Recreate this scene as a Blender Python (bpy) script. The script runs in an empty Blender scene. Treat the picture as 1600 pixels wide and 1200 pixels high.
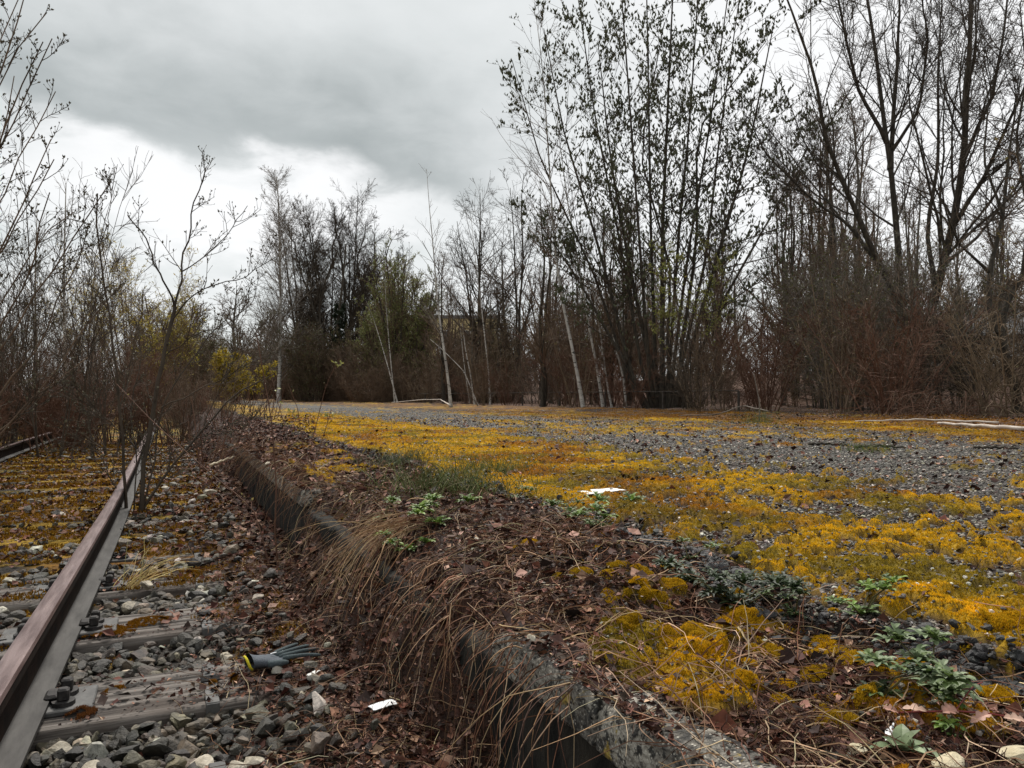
import bpy, math
import numpy as np
from math import radians, sin, cos, tan, atan2

S = bpy.context.scene
COL = S.collection
rng = np.random.default_rng(11)

# ------------------------------------------------------------------ camera
F_PX = 1170.0                       # focal length in pixels of the 1600 px photograph
VPX, HY = 262.0, 619.0              # where the track vanishes / the horizon
YAW = math.atan((800 - VPX) / F_PX)
CAM_H = 0.77
SY, CY = sin(YAW), cos(YAW)
cam = bpy.data.cameras.new('camera')
cam.lens = 36.0 * F_PX / 1600.0
cam.sensor_width = 36.0
cam.clip_start = 0.05
cam.clip_end = 3000
cam_o = bpy.data.objects.new('camera', cam)
COL.objects.link(cam_o)
cam_o.location = (0, 0, CAM_H)
cam_o.rotation_euler = (radians(90) + math.atan((HY - 600) / F_PX), 0, -YAW)
S.camera = cam_o

# ------------------------------------------------------------------ sky, sun, exposure
SUN_EL, SUN_AZ = 54, 14             # degrees; azimuth clockwise from +Y
S.view_settings.view_transform = 'Standard'
S.view_settings.look = 'None'
S.view_settings.exposure = 0.04
S.view_settings.gamma = 1.0
W = bpy.data.worlds.new('World')
S.world = W
W.use_nodes = True


class NT:
    """tiny helper for wiring node trees"""
    def __init__(s, tree):
        s.t = tree
        s.t.nodes.clear()

    def n(s, kind, **kw):
        nd = s.t.nodes.new(kind)
        for k, v in kw.items():
            if k.startswith('i_'):
                nd.inputs[k[2:].replace('_', ' ')].default_value = v
            else:
                setattr(nd, k, v)
        return nd

    def l(s, a, b):
        s.t.links.new(a, b)

    def m(s, op, a, b=None, c=None, clamp=False):
        nd = s.t.nodes.new('ShaderNodeMath')
        nd.operation = op
        nd.use_clamp = clamp
        for i, v in enumerate((a, b, c)):
            if v is None:
                continue
            if isinstance(v, (int, float)):
                nd.inputs[i].default_value = v
            else:
                s.l(v, nd.inputs[i])
        return nd.outputs[0]

    def ramp(s, fac, stops):
        r = s.t.nodes.new('ShaderNodeValToRGB')
        while len(r.color_ramp.elements) < len(stops):
            r.color_ramp.elements.new(0.5)
        for e, (p, c) in zip(r.color_ramp.elements, stops):
            e.position = p
            e.color = (*c, 1) if len(c) == 3 else c
        s.l(fac, r.inputs[0])
        return r.outputs[0]

    def mix(s, fac, a, b, blend='MIX'):
        nd = s.t.nodes.new('ShaderNodeMix')
        nd.data_type = 'RGBA'
        nd.blend_type = blend
        for sock, v in ((nd.inputs[0], fac), (nd.inputs[6], a), (nd.inputs[7], b)):
            if isinstance(v, (int, float)):
                sock.default_value = v
            elif isinstance(v, tuple):
                sock.default_value = (*v, 1)
            else:
                s.l(v, sock)
        return nd.outputs[2]

    def smooth(s, v, a, b):
        nd = s.t.nodes.new('ShaderNodeMapRange')
        nd.interpolation_type = 'SMOOTHSTEP'
        s.l(v, nd.inputs[0])
        nd.inputs[1].default_value = a
        nd.inputs[2].default_value = b
        return nd.outputs[0]


def build_world():
    t = NT(W.node_tree)
    out = t.n('ShaderNodeOutputWorld')
    sky = t.n('ShaderNodeTexSky', sky_type='NISHITA', sun_disc=False, sun_elevation=radians(SUN_EL), sun_rotation=radians(SUN_AZ))
    bsky = t.n('ShaderNodeBackground', i_Strength=0.1)
    t.l(sky.outputs[0], bsky.inputs[0])
    tc = t.n('ShaderNodeTexCoord')
    sep = t.n('ShaderNodeSeparateXYZ')
    t.l(tc.outputs['Generated'], sep.inputs[0])
    X, Y, Z = sep.outputs
    az = t.m('ARCTAN2', X, Y)                       # radians, 0 = along the track
    el = t.m('ARCSINE', Z)
    # cloud layer: direction projected on a flat ceiling
    zz = t.m('ADD', t.m('MAXIMUM', Z, 0.0), 0.22)
    px = t.m('DIVIDE', X, zz)
    py = t.m('DIVIDE', Y, zz)
    cmb = t.n('ShaderNodeCombineXYZ')
    t.l(px, cmb.inputs[0]); t.l(py, cmb.inputs[1])
    n1 = t.n('ShaderNodeTexNoise', i_Scale=1.3, i_Detail=7.0, i_Roughness=0.52)
    t.l(cmb.outputs[0], n1.inputs['Vector'])
    n2 = t.n('ShaderNodeTexNoise', i_Scale=4.2, i_Detail=8.0, i_Roughness=0.55, i_Distortion=0.3)
    t.l(cmb.outputs[0], n2.inputs['Vector'])
    wob = t.m('MULTIPLY', t.m('SUBTRACT', n2.outputs[0], 0.5), 0.22)
    wob2 = t.m('MULTIPLY', t.m('SUBTRACT', n1.outputs[0], 0.5), 0.30)
    azw = t.m('ADD', az, wob2)
    elw = t.m('ADD', t.m('ADD', el, wob), wob2)

    def blob(a0, e0, ra, re, lo=1.25, hi=0.35):
        da = t.m('DIVIDE', t.m('SUBTRACT', azw, radians(a0)), radians(ra))
        de = t.m('DIVIDE', t.m('SUBTRACT', elw, radians(e0)), radians(re))
        r = t.m('SQRT', t.m('ADD', t.m('MULTIPLY', da, da), t.m('MULTIPLY', de, de)))
        return t.smooth(r, lo, hi)
    # the dark cloud bank: a ragged lower edge that sinks to the right, fading upwards
    edge = t.m('SUBTRACT', radians(16.9), t.m('MULTIPLY', t.smooth(az, radians(4), radians(20)), radians(2.6)))
    eln = t.m('ADD', t.m('ADD', el, t.m('MULTIPLY', wob, 0.45)), t.m('MULTIPLY', wob2, 0.35))
    hgt = t.m('SUBTRACT', eln, edge)
    lowcut = t.smooth(hgt, radians(-.9), radians(1.6))
    fade = t.m('ADD', 0.12, t.m('MULTIPLY', 0.88, t.smooth(hgt, radians(13), radians(1.5))))
    side = t.smooth(azw, radians(31), radians(17))
    dark = t.m('MULTIPLY', t.m('MULTIPLY', lowcut, fade), side)
    white = t.m('MAXIMUM', t.m('MULTIPLY', blob(3, 13.4, 18, 4.6), 1.0), blob(52, 24, 26, 24))
    base = t.ramp(n1.outputs[0], [(0.22, (.62, .65, .65)), (0.40, (.76, .79, .785)), (0.66, (.93, .945, .945))])
    c = t.mix(t.m('MULTIPLY', white, 0.92), base, (1.02, 1.02, 1.02))
    dcol = t.ramp(n2.outputs[0], [(0.3, (.37, .405, .40)), (0.7, (.53, .56, .555))])
    c = t.mix(t.m('MULTIPLY', dark, 0.95), c, dcol)
    # an overcast sky is brighter towards the zenith
    up = t.smooth(el, radians(34), radians(80))
    k = t.m('ADD', 1.0, t.m('MULTIPLY', up, 0.25))
    bc = t.n('ShaderNodeBackground')
    t.l(c, bc.inputs[0]); t.l(k, bc.inputs[1])
    mx = t.n('ShaderNodeMixShader')
    mx.inputs[0].default_value = 0.94
    t.l(bsky.outputs[0], mx.inputs[1]); t.l(bc.outputs[0], mx.inputs[2])
    t.l(mx.outputs[0], out.inputs[0])


build_world()
sun = bpy.data.lights.new('sun', 'SUN')
sun.energy = 4.0
sun.angle = radians(10)
sun.color = (1.0, 0.95, 0.88)
sun_o = bpy.data.objects.new('sun', sun)
COL.objects.link(sun_o)
sun_o.rotation_euler = (radians(90 - SUN_EL), 0, radians(180 - SUN_AZ))

# ------------------------------------------------------------------ helpers
def G(px, py, h=CAM_H):
    """ground point (X, Y) seen at a photograph pixel, h metres under the camera"""
    d = h * F_PX / (py - HY)
    u = (px - 800) / F_PX * d
    return u * CY + d * SY, d * CY - u * SY


def P3(px, py, d):
    """point at depth d along the camera axis"""
    u = (px - 800) / F_PX * d
    return np.array((u * CY + d * SY, d * CY - u * SY, CAM_H + (HY - py) / F_PX * d))


def _hash(ix, iy, seed):
    h = (ix.astype(np.int64) * 374761393 + iy.astype(np.int64) * 668265263 + seed * 1442695041) & 0xFFFFFFFF
    h = ((h ^ (h >> 13)) * 1274126177) & 0xFFFFFFFF
    h = h ^ (h >> 16)
    return (h & 0xFFFF) / 65535.0


def vn(x, y, seed=0):
    x = np.asarray(x, float); y = np.asarray(y, float)
    xi = np.floor(x); yi = np.floor(y)
    fx = x - xi; fy = y - yi
    fx = fx * fx * (3 - 2 * fx); fy = fy * fy * (3 - 2 * fy)
    a = _hash(xi, yi, seed); b = _hash(xi + 1, yi, seed); c = _hash(xi, yi + 1, seed); d = _hash(xi + 1, yi + 1, seed)
    return (a * (1 - fx) + b * fx) * (1 - fy) + (c * (1 - fx) + d * fx) * fy


def fbm(x, y, o=4, seed=0, g=0.5):
    s = 0; a = 1; tot = 0
    for k in range(o):
        s = s + a * vn(np.asarray(x) * 2 ** k + 17.3 * k, np.asarray(y) * 2 ** k - 9.1 * k, seed + k)
        tot += a; a *= g
    return s / tot


def sst(x, a, b):
    t = np.clip((np.asarray(x, float) - a) / (b - a), 0, 1)
    return t * t * (3 - 2 * t)


def nrm(v):
    return v / np.maximum(np.linalg.norm(v, axis=-1, keepdims=True), 1e-9)


def mesh(name, V, F, m=None, parent=None, col=None, smooth=False, loc=None, attrs=None):
    V = np.ascontiguousarray(V, np.float32)
    F = [np.asarray(f, np.int32) for f in (F if isinstance(F, list) else [F]) if len(f)]
    me = bpy.data.meshes.new(name)
    me.vertices.add(len(V))
    me.vertices.foreach_set('co', V.ravel())
    nl = sum(f.size for f in F); nf = sum(len(f) for f in F)
    me.loops.add(nl); me.polygons.add(nf)
    me.loops.foreach_set('vertex_index', np.concatenate([f.ravel() for f in F]))
    tot = np.concatenate([np.full(len(f), f.shape[1], np.int32) for f in F])
    me.polygons.foreach_set('loop_start', (np.cumsum(tot) - tot).astype(np.int32))
    me.polygons.foreach_set('use_smooth', np.full(nf, smooth))
    me.update(calc_edges=True)
    if col is not None:
        a = me.color_attributes.new('col', 'FLOAT_COLOR', 'POINT')
        c = np.ones((len(V), 4), np.float32); c[:, :3] = col
        a.data.foreach_set('color', c.ravel())
    if m:
        me.materials.append(m)
    o = bpy.data.objects.new(name, me)
    COL.objects.link(o)
    if parent is not None:
        o.parent = parent
    if loc is not None:
        o.location = loc
    return o


def tag(o, label=None, cat=None, group=None, kind=None):
    for k, v in (('label', label), ('category', cat), ('group', group), ('kind', kind)):
        if v:
            o[k] = v
    return o


def thing(name, label, cat, loc=(0, 0, 0), rz=0.0, sc=1.0, group=None):
    o = bpy.data.objects.new(name, None)
    COL.objects.link(o)
    o.empty_display_size = 0.1
    o.location = loc; o.rotation_euler = (0, 0, rz); o.scale = (sc, sc, sc)
    return tag(o, label, cat, group)


def dup(root, loc, rz=0.0, sc=1.0, label=None, group=None, tilt=(0, 0)):
    r = root.copy(); COL.objects.link(r)
    r.location = loc; r.rotation_euler = (tilt[0], tilt[1], rz); r.scale = (sc, sc, sc) if np.isscalar(sc) else sc
    if label: r['label'] = label
    if group: r['group'] = group
    for ch in list(root.children):
        c = ch.copy(); COL.objects.link(c); c.parent = r
        for g in ch.children:
            d = g.copy(); COL.objects.link(d); d.parent = c
    return r


def tubes(pts, rad, S_=4):
    pts = np.asarray(pts, float); rad = np.asarray(rad, float)
    N, P, _ = pts.shape
    T = np.empty_like(pts)
    T[:, 1:-1] = pts[:, 2:] - pts[:, :-2]; T[:, 0] = pts[:, 1] - pts[:, 0]; T[:, -1] = pts[:, -1] - pts[:, -2]
    T = nrm(T)
    mt = np.abs(T.mean(1))
    ref = np.zeros((N, 1, 3)); ref[np.arange(N), 0, mt.argmin(1)] = 1
    n1 = nrm(np.cross(T, ref)); n2 = np.cross(T, n1)
    a = np.arange(S_) * 2 * math.pi / S_
    V = pts[:, :, None] + rad[:, :, None, None] * (n1[:, :, None] * np.cos(a)[:, None] + n2[:, :, None] * np.sin(a)[:, None])
    i = np.arange(N * P * S_).reshape(N, P, S_)
    q = np.stack([i[:, :-1], np.roll(i, -1, 2)[:, :-1], np.roll(i, -1, 2)[:, 1:], i[:, 1:]], -1).reshape(-1, 4)
    return V.reshape(-1, 3), q


class MB:
    """collects vertices, faces and colours for one mesh"""
    def __init__(s):
        s.V = []; s.F = []; s.C = []; s.n = 0

    def add(s, V, F, c=(1, 1, 1)):
        V = np.asarray(V, float).reshape(-1, 3)
        for f in (F if isinstance(F, list) else [F]):
            if len(f):
                s.F.append(np.asarray(f) + s.n)
        c = np.asarray(c, float)
        s.C.append(np.broadcast_to(c, (len(V), 3)) if c.ndim == 1 else c)
        s.V.append(V); s.n += len(V)
        return s

    def tube(s, pts, rad, S_=6, c=(1, 1, 1)):
        pts = np.asarray(pts, float)[None]
        rad = np.broadcast_to(np.asarray(rad, float), (pts.shape[1],))[None]
        V, q = tubes(pts, rad, S_)
        P = pts.shape[1]
        caps = np.array([list(range(S_))[::-1], list(range((P - 1) * S_, P * S_))])
        return s.add(V, [q, caps], c)

    def box(s, c0, c1, c=(1, 1, 1), bev=0.0):
        x0, y0, z0 = c0; x1, y1, z1 = c1
        if bev <= 0:
            V = [(x, y, z) for z in (z0, z1) for y in (y0, y1) for x in (x0, x1)]
            return s.add(V, [np.array([(0, 2, 3, 1), (4, 5, 7, 6), (0, 1, 5, 4), (2, 6, 7, 3), (0, 4, 6, 2), (1, 3, 7, 5)])], c)
        b = bev
        V = []
        for z, ins in ((z0, b), (z0 + b, 0), (z1 - b, 0), (z1, b)):
            for x, y in ((x0 + b, y0), (x1 - b, y0), (x1, y0 + b), (x1, y1 - b), (x1 - b, y1), (x0 + b, y1), (x0, y1 - b), (x0, y0 + b)):
                cx, cy = (x0 + x1) / 2, (y0 + y1) / 2
                V.append((x + (np.sign(cx - x) * ins), y + (np.sign(cy - y) * ins), z))
        q = [(r * 8 + i, r * 8 + (i + 1) % 8, r * 8 + 8 + (i + 1) % 8, r * 8 + 8 + i) for r in range(3) for i in range(8)]
        return s.add(V, [np.array(q), np.array([list(range(7, -1, -1)), list(range(24, 32))])], c)

    def build(s, name, m, parent=None, smooth=False, loc=None):
        byk = {}
        for f in s.F:
            byk.setdefault(f.shape[1], []).append(f)
        return mesh(name, np.concatenate(s.V), [np.concatenate(v) for v in byk.values()], m, parent, np.concatenate(s.C), smooth, loc)


# ------------------------------------------------------------------ materials
def mat(name, c1=(1, 1, 1), c2=None, scale=8.0, rough=0.85, bump=0.0, attr=False, stretch=(1, 1, 1), spec=0.3, detail=6.0, bscale=None, lo=0.35, hi=0.65, transl=0.0, metal=0.0):
    m = bpy.data.materials.new(name)
    m.use_nodes = True
    t = NT(m.node_tree)
    out = t.n('ShaderNodeOutputMaterial')
    b = t.n('ShaderNodeBsdfPrincipled', i_Roughness=rough, i_Metallic=metal)
    b.inputs['Specular IOR Level'].default_value = spec
    tc = t.n('ShaderNodeTexCoord')
    mp = t.n('ShaderNodeMapping')
    mp.inputs['Scale'].default_value = stretch
    t.l(tc.outputs['Object'], mp.inputs[0])
    ns = t.n('ShaderNodeTexNoise', i_Scale=scale, i_Detail=detail, i_Roughness=0.6)
    t.l(mp.outputs[0], ns.inputs['Vector'])
    c = t.ramp(ns.outputs[0], [(lo, c1), (hi, c2 or c1)])
    if attr:
        at = t.n('ShaderNodeVertexColor', layer_name='col')
        c = t.mix(1.0, at.outputs[0], c, 'MULTIPLY')
    t.l(c, b.inputs['Base Color'])
    if bump:
        nb = ns
        if bscale:
            nb = t.n('ShaderNodeTexNoise', i_Scale=bscale, i_Detail=5.0, i_Roughness=0.65)
            t.l(mp.outputs[0], nb.inputs['Vector'])
        bp = t.n('ShaderNodeBump', i_Strength=1.0, i_Distance=bump)
        t.l(nb.outputs[0], bp.inputs['Height'])
        t.l(bp.outputs[0], b.inputs['Normal'])
    if transl:
        tr = t.n('ShaderNodeBsdfTranslucent')
        t.l(c, tr.inputs[0])
        mx = t.n('ShaderNodeMixShader')
        mx.inputs[0].default_value = transl
        t.l(b.outputs[0], mx.inputs[1]); t.l(tr.outputs[0], mx.inputs[2])
        t.l(mx.outputs[0], out.inputs[0])
    else:
        t.l(b.outputs[0], out.inputs[0])
    return m


def birch_mat(name):
    m = mat(name, (.32, .295, .265), (.54, .515, .475), 5, 0.8, 0.003)
    t = m.node_tree
    b = [n for n in t.nodes if n.type == 'BSDF_PRINCIPLED'][0]
    base = b.inputs['Base Color'].links[0].from_socket
    h = NT.__new__(NT); h.t = t
    tc = h.n('ShaderNodeTexCoord'); mp = h.n('ShaderNodeMapping'); mp.inputs['Scale'].default_value = (5, 5, 16)
    h.l(tc.outputs['Object'], mp.inputs[0])
    n1 = h.n('ShaderNodeTexNoise', i_Scale=1.0, i_Detail=3.0); h.l(mp.outputs[0], n1.inputs['Vector'])
    k = h.smooth(n1.outputs[0], 0.57, 0.63)
    mp2 = h.n('ShaderNodeMapping'); mp2.inputs['Scale'].default_value = (1, 1, .35)
    h.l(tc.outputs['Object'], mp2.inputs[0])
    n2 = h.n('ShaderNodeTexNoise', i_Scale=1.6, i_Detail=3.0); h.l(mp2.outputs[0], n2.inputs['Vector'])
    k2 = h.m('MULTIPLY', h.smooth(n2.outputs[0], 0.46, 0.66), 0.62)
    c = h.mix(h.m('MAXIMUM', k, k2), base, (.045, .038, .034))
    h.l(c, b.inputs['Base Color'])
    return m


ONE = (1, 1, 1)
M_VC = mat('mottled', (.70, .70, .70), (1.2, 1.2, 1.2), 40, 0.85, attr=True)
M_STONE = mat('ballast_stone', (.38, .37, .36), (1.75, 1.70, 1.60), 38, 0.62, 0.005, attr=True, bscale=120, spec=0.5, lo=.34, hi=.70, detail=9)
M_MOSS = mat('moss', (.8, .8, .8), (1.2, 1.2, 1.2), 9, 0.9, attr=True, transl=0.25, spec=0.1)
M_STRAW = mat('straw', (.75, .75, .75), (1.2, 1.2, 1.2), 25, 0.7, attr=True, transl=0.2)
M_LEAF = mat('leaf', (.7, .7, .7), (1.25, 1.25, 1.25), 60, 0.55, attr=True, transl=0.25, spec=0.4)
M_LITTER = mat('leaf_litter', (.6, .6, .6), (1.3, 1.3, 1.3), 70, 0.75, attr=True)
M_BARK = mat('dark_bark', (.022, .018, .014), (.075, .062, .046), 6, 0.9, 0.02, stretch=(3, 3, .8))
M_BARK_GREY = mat('grey_bark', (.055, .048, .038), (.135, .118, .092), 6, 0.9, 0.02, stretch=(3, 3, .8))
M_TWIG = mat('brown_twig', (.075, .050, .032), (.165, .110, .072), 3, 0.85)
M_TWIG_DARK = mat('dark_twig', (.034, .026, .019), (.075, .055, .038), 3, 0.85)
M_TWIG_RED = mat('red_brown_twig', (.075, .036, .022), (.150, .075, .046), 2.5, 0.8)
M_TWIG_TAN = mat('tan_twig', (.105, .076, .048), (.23, .165, .105), 2.5, 0.85)
M_TWIG_GREY = mat('grey_twig', (.12, .10, .085), (.20, .17, .14), 3, 0.85)
M_BIRCH = birch_mat('birch_bark')
M_CATKIN = mat('catkin', (.040, .045, .024), (.100, .105, .055), 30, 0.85)


# ------------------------------------------------------------------ ground and platform heights
XK0, XK1 = 0.56, 0.65               # concrete edge of the platform
ZP = 0.34


def slump_w(y):
    y = np.asarray(y, float)
    j = (fbm(y * 2.3, y * 0 + 3.1, 3, 5) - .5) * .25
    a = sst(y + j, 1.16, 1.36) * (1 - sst(y + j, 3.35, 3.75))
    return np.maximum(a, sst(y + j, 6.6, 7.4))


def asphalt_edge(y):
    y = np.asarray(y, float)
    return 1.30 + (fbm(y * .9, y * 0, 3, 21) - .5) * .36 + (fbm(y * 5, y * 0 + 4, 3, 22) - .5) * .14 + .25 * sst(y, 5, 12)


def plat_raw(x, y):
    x = np.asarray(x, float); y = np.asarray(y, float)
    w = slump_w(y)
    lump = fbm(x * 6, y * 6, 4, 31) - .5
    soil = .325 + .05 * lump + .03 * (fbm(x * 1.7, y * 1.7, 3, 32) - .5) + .045 * w * sst(x, .6, .9) * (1 - sst(x, 1.1, 1.5)) * (1 - sst(y, 3.4, 5))
    e = asphalt_edge(y)
    asp = .355 + .012 * (fbm(x * 3, y * 3, 4, 33) - .5) + .05 * (fbm(x * .3, y * .3, 2, 34) - .5) * sst(x, 2, 4)
    k = sst(x + .03 * (fbm(x * 20, y * 20, 2, 35) - .5), e - .03, e + .015)
    top = soil * (1 - k) + asp * k
    xs = x + .10 * (fbm(x * 3, y * 3.0, 3, 36) - .5) + .05 * lump
    zn = sst(y, 1.75, 2.15)
    xa = .475 * (1 - zn) + .375 * zn; xb = .665 * (1 - zn) + .76 * zn
    tq = np.clip((xs - xa) / (xb - xa), 0, 1)
    prof = tq * tq * (3 - 2 * tq)
    sl = -.06 + (top + .06) * prof ** .75
    fb = sst(y, 2.4, 3.2) * (.55 + .9 * fbm(y * 3.1, y * 0 + 1, 2, 44))
    kb = -.25 + (np.minimum(top, .345) + .25 + .035 * fb) * sst(x, .600 - .035 * fb, .628 - .02 * fb)
    kb = np.where(x > .69, top, kb)
    z = w * sl + (1 - w) * kb
    z = z + 1.5 * sst(x, 17, 30) * (1 - sst(x, 45, 80)) * (.7 + .6 * fbm(x * .2, y * .2, 2, 43))
    # mounds along the far side, where the ground meets the wood
    b = sst(x + (fbm(y * .5, y * 0, 2, 41) - .5) * 2, 9.2, 11.5)
    z = z + b * .10 * fbm(x * 1.5, y * 1.5, 3, 42)
    return z


def moss_amount(x, y):
    """how much of the platform is moss, 0..1"""
    x = np.asarray(x, float); y = np.asarray(y, float)
    e = asphalt_edge(y)
    u = x - e
    band = .95 * sst(u, -.05, .12) * (1 - sst(u, 1.0, 2.0)) + .46 * sst(u, 1.0, 1.8)
    back = .84 * sst(x, 6.0, 8.2)
    grey = .33 * sst(x, 2.8, 3.7) * (1 - sst(x, 5.2, 6.6))
    n = fbm(x * 1.0, y * .5, 4, 51, .6)
    n2 = fbm(x * 5.5, y * 4.2, 3, 52, .65)
    n3 = fbm(x * 34, y * 30, 2, 55, .6) * (1 - .35 * sst(x, 2.5, 5)) + .35 * sst(x, 2.5, 5) * fbm(x * 13, y * 11, 2, 56, .6)
    b = np.clip(np.maximum(band, back) - grey, 0, 1)
    gx = (fbm(x * .9 + 3, y * .7, 2, 53) - .5)
    near_bare = .50 * np.exp(-(((x - 2.55) / .40) ** 2 + ((y - 1.3) / .45) ** 2)) + .35 * np.exp(-(((x - 2.05) / .16) ** 2 + ((y - 1.95) / .25) ** 2)) + .30 * np.exp(-(((x - 1.7) / .2) ** 2 + ((y - 1.1) / .2) ** 2))
    b = b * (1 - sst(x, 11, 13))
    v = b * .94 + (n - .5) * 1.25 + (n2 - .5) * 1.75 + (n3 - .5) * 2.0 + gx * .4 - .49 - near_bare
    m = sst(v, .14, .36)
    # cushions on the earth by the edge
    s = (1 - sst(u, -.12, -.02))
    cush = sst(fbm(x * 4.2, y * 4.2, 3, 54) + .20 * np.exp(-(((x - .95) / .16) ** 2 + ((y - 1.03) / .20) ** 2)) - .10 * (x > 1.12), .60, .66) * (y < 8)
    cush = cush * (1 - .75 * slump_w(y)) * (x > .645)
    return np.maximum(m * (1 - s), s * cush)


def plat_z(x, y):
    z = plat_raw(x, y)
    m = moss_amount(x, y)
    r = np.hypot(x, y)
    lum = fbm(np.asarray(x) * 26, np.asarray(y) * 26, 2, 61)
    f = fbm(np.asarray(x) * 60, np.asarray(y) * 60, 2, 62)
    return z + m * (.004 + .024 * sst(lum, .25, .75)) + .005 * (f - .5) * (r < 6)


def bed_z(x, y):
    x = np.asarray(x, float); y = np.asarray(y, float)
    z = -.042 + .03 * (fbm(x * 4, y * 4, 3, 71) - .5) + .02 * sst(y, 3.2, 4.5)
    z = z + .055 * sst(x, .10, .40) - .02 * (1 - sst(x, -2.9, -2.3))
    z = z + .035 * sst(x, .2, .45) * (1 - sst(y, 1.6, 2.2))
    z = z - .45 * sst(x, .70, .80)
    z = z + .10 * (1 - sst(x, -9, -3.2)) * fbm(x * .7, y * .7, 3, 72)
    return z


def axis(segs):
    out = [segs[0][0]]
    for a, b, s0, s1 in segs:
        x = a
        while x < b - 1e-6:
            f = (x - a) / (b - a)
            st = s0 * (s1 / s0) ** f
            x = min(x + st, b)
            out.append(x)
    return np.array(out)


def sheet(name, xs, ys, zf, m, colf=None):
    X, Y = np.meshgrid(xs, ys)
    Z = zf(X, Y)
    V = np.stack([X, Y, Z], -1).reshape(-1, 3)
    ny, nx = X.shape
    i = np.arange(ny * nx).reshape(ny, nx)
    q = np.stack([i[:-1, :-1], i[:-1, 1:], i[1:, 1:], i[1:, :-1]], -1).reshape(-1, 4)
    c = colf(V[:, 0], V[:, 1]) if colf else None
    return mesh(name, V, q, m, None, c, True)


def palette(n, cols, jit=.25, r=None):
    r = r or rng
    c = np.array(cols)[r.integers(0, len(cols), n)]
    return c * (1 + jit * (r.random((n, 1)) * 2 - 1)) * (1 + .08 * (r.random((n, 3)) * 2 - 1))


MOSS_Y = np.array((.58, .345, .014)); MOSS_O = np.array((.37, .160, .012)); MOSS_G = np.array((.20, .160, .022)); MOSS_B = np.array((.14, .055, .018))


def moss_colour(x, y, n2=None):
    a = fbm(x * 2.2, y * 2.2, 3, 81)[:, None]
    b = fbm(x * .8 + 9, y * .5, 3, 82)[:, None]
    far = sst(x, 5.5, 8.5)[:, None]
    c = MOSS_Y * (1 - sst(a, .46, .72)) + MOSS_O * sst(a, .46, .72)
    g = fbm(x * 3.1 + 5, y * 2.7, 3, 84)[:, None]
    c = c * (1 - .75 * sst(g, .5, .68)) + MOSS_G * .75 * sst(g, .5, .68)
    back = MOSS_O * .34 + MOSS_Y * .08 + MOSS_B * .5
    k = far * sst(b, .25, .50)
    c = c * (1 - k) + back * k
    return c


def plat_col(x, y):
    m = moss_amount(x, y)[:, None]
    e = asphalt_edge(y)
    u = x - e
    k = sst(u, -.03, .03)[:, None]
    n = fbm(x * 5, y * 5, 4, 91)[:, None]
    soil = np.array((.016, .009, .006)) * (1 - n) + np.array((.060, .026, .016)) * n
    gk = (sst(x, 2.6, 3.8) * (1 - sst(x, 5.8, 7.5)))[:, None]
    asp = (np.array((.016, .010, .007)) * (1 - n) + np.array((.055, .030, .020)) * n) * (1 - gk) + (np.array((.050, .046, .042)) * (1 - n) + np.array((.115, .107, .098)) * n) * gk
    tar = np.array((.012, .012, .013))
    t = (sst(u, -.10, -.02) * (1 - sst(u, .02, .07)))[:, None] * sst(fbm(x * 9, y * 9, 3, 92), .38, .55)[:, None]
    c = soil * (1 - k) + asp * k
    back = np.maximum(sst(x, 7.0, 10)[:, None] * sst(fbm(x * .7, y * .7, 3, 93), .35, .6)[:, None], sst(x, 11, 13)[:, None])
    c = c * (1 - back) + np.array((.070, .032, .016)) * back
    m = m * (1 - sst(x, 11.2, 13)[:, None])
    c = c * (1 - t) + tar * t
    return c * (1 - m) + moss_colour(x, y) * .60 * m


def bed_col(x, y):
    n = fbm(x * 5, y * 5, 4, 95)[:, None]
    c = np.array((.014, .012, .010)) * (1 - n) + np.array((.050, .040, .032)) * n
    k = sst(x, .12, .38)[:, None]
    c = c * (1 - k) + (np.array((.020, .010, .007)) * (1 - n) + np.array((.060, .028, .018)) * n) * k
    mm = bed_moss(x, y)[:, None]
    return c * (1 - mm) + moss_colour(x, y) * .5 * mm


def bed_moss(x, y):
    a = sst(y, 3.0, 4.2) * (1 - sst(x, .15, .5)) * sst(fbm(x * 2.2, y * 4.5, 4, 96, .6) + .10 * sst(y, 3.8, 5.5), .46, .58) * .95
    b = sst(fbm(x * 5, y * 5, 3, 97), .63, .68) * (x < .4)
    return np.maximum(a, b * .8)


def ground_mat(name):
    m = mat(name, (.55, .55, .55), (1.3, 1.3, 1.3), 34, 0.92, 0.012, attr=True, bscale=90, detail=9)
    return m


M_GROUND = ground_mat('earth')
M_PLAT = ground_mat('platform_surface')

xs = axis([(.34, 2.6, .012, .012), (2.6, 6, .012, .10), (6, 16, .10, .3), (16, 420, .3, 40)])
ys = axis([(-4, .3, .4, .02), (.3, 4.2, .012, .012), (4.2, 14, .014, .15), (14, 60, .15, .8), (60, 420, .8, 40)])
plat = sheet('platform_ground', xs, ys, plat_z, M_PLAT, plat_col)
tag(plat, kind='structure')
xs = axis([(-900, -14, 90, 1), (-14, -3, 1, .06), (-3, .8, .025, .025), (.8, 30, .4, 3), (30, 900, 3, 90)])
ys = axis([(-30, .3, 3, .03), (.3, 6, .025, .025), (6, 40, .03, .5), (40, 1500, .5, 150)])
bed = sheet('ground', xs, ys, bed_z, M_GROUND, bed_col)
tag(bed, kind='structure')


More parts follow.
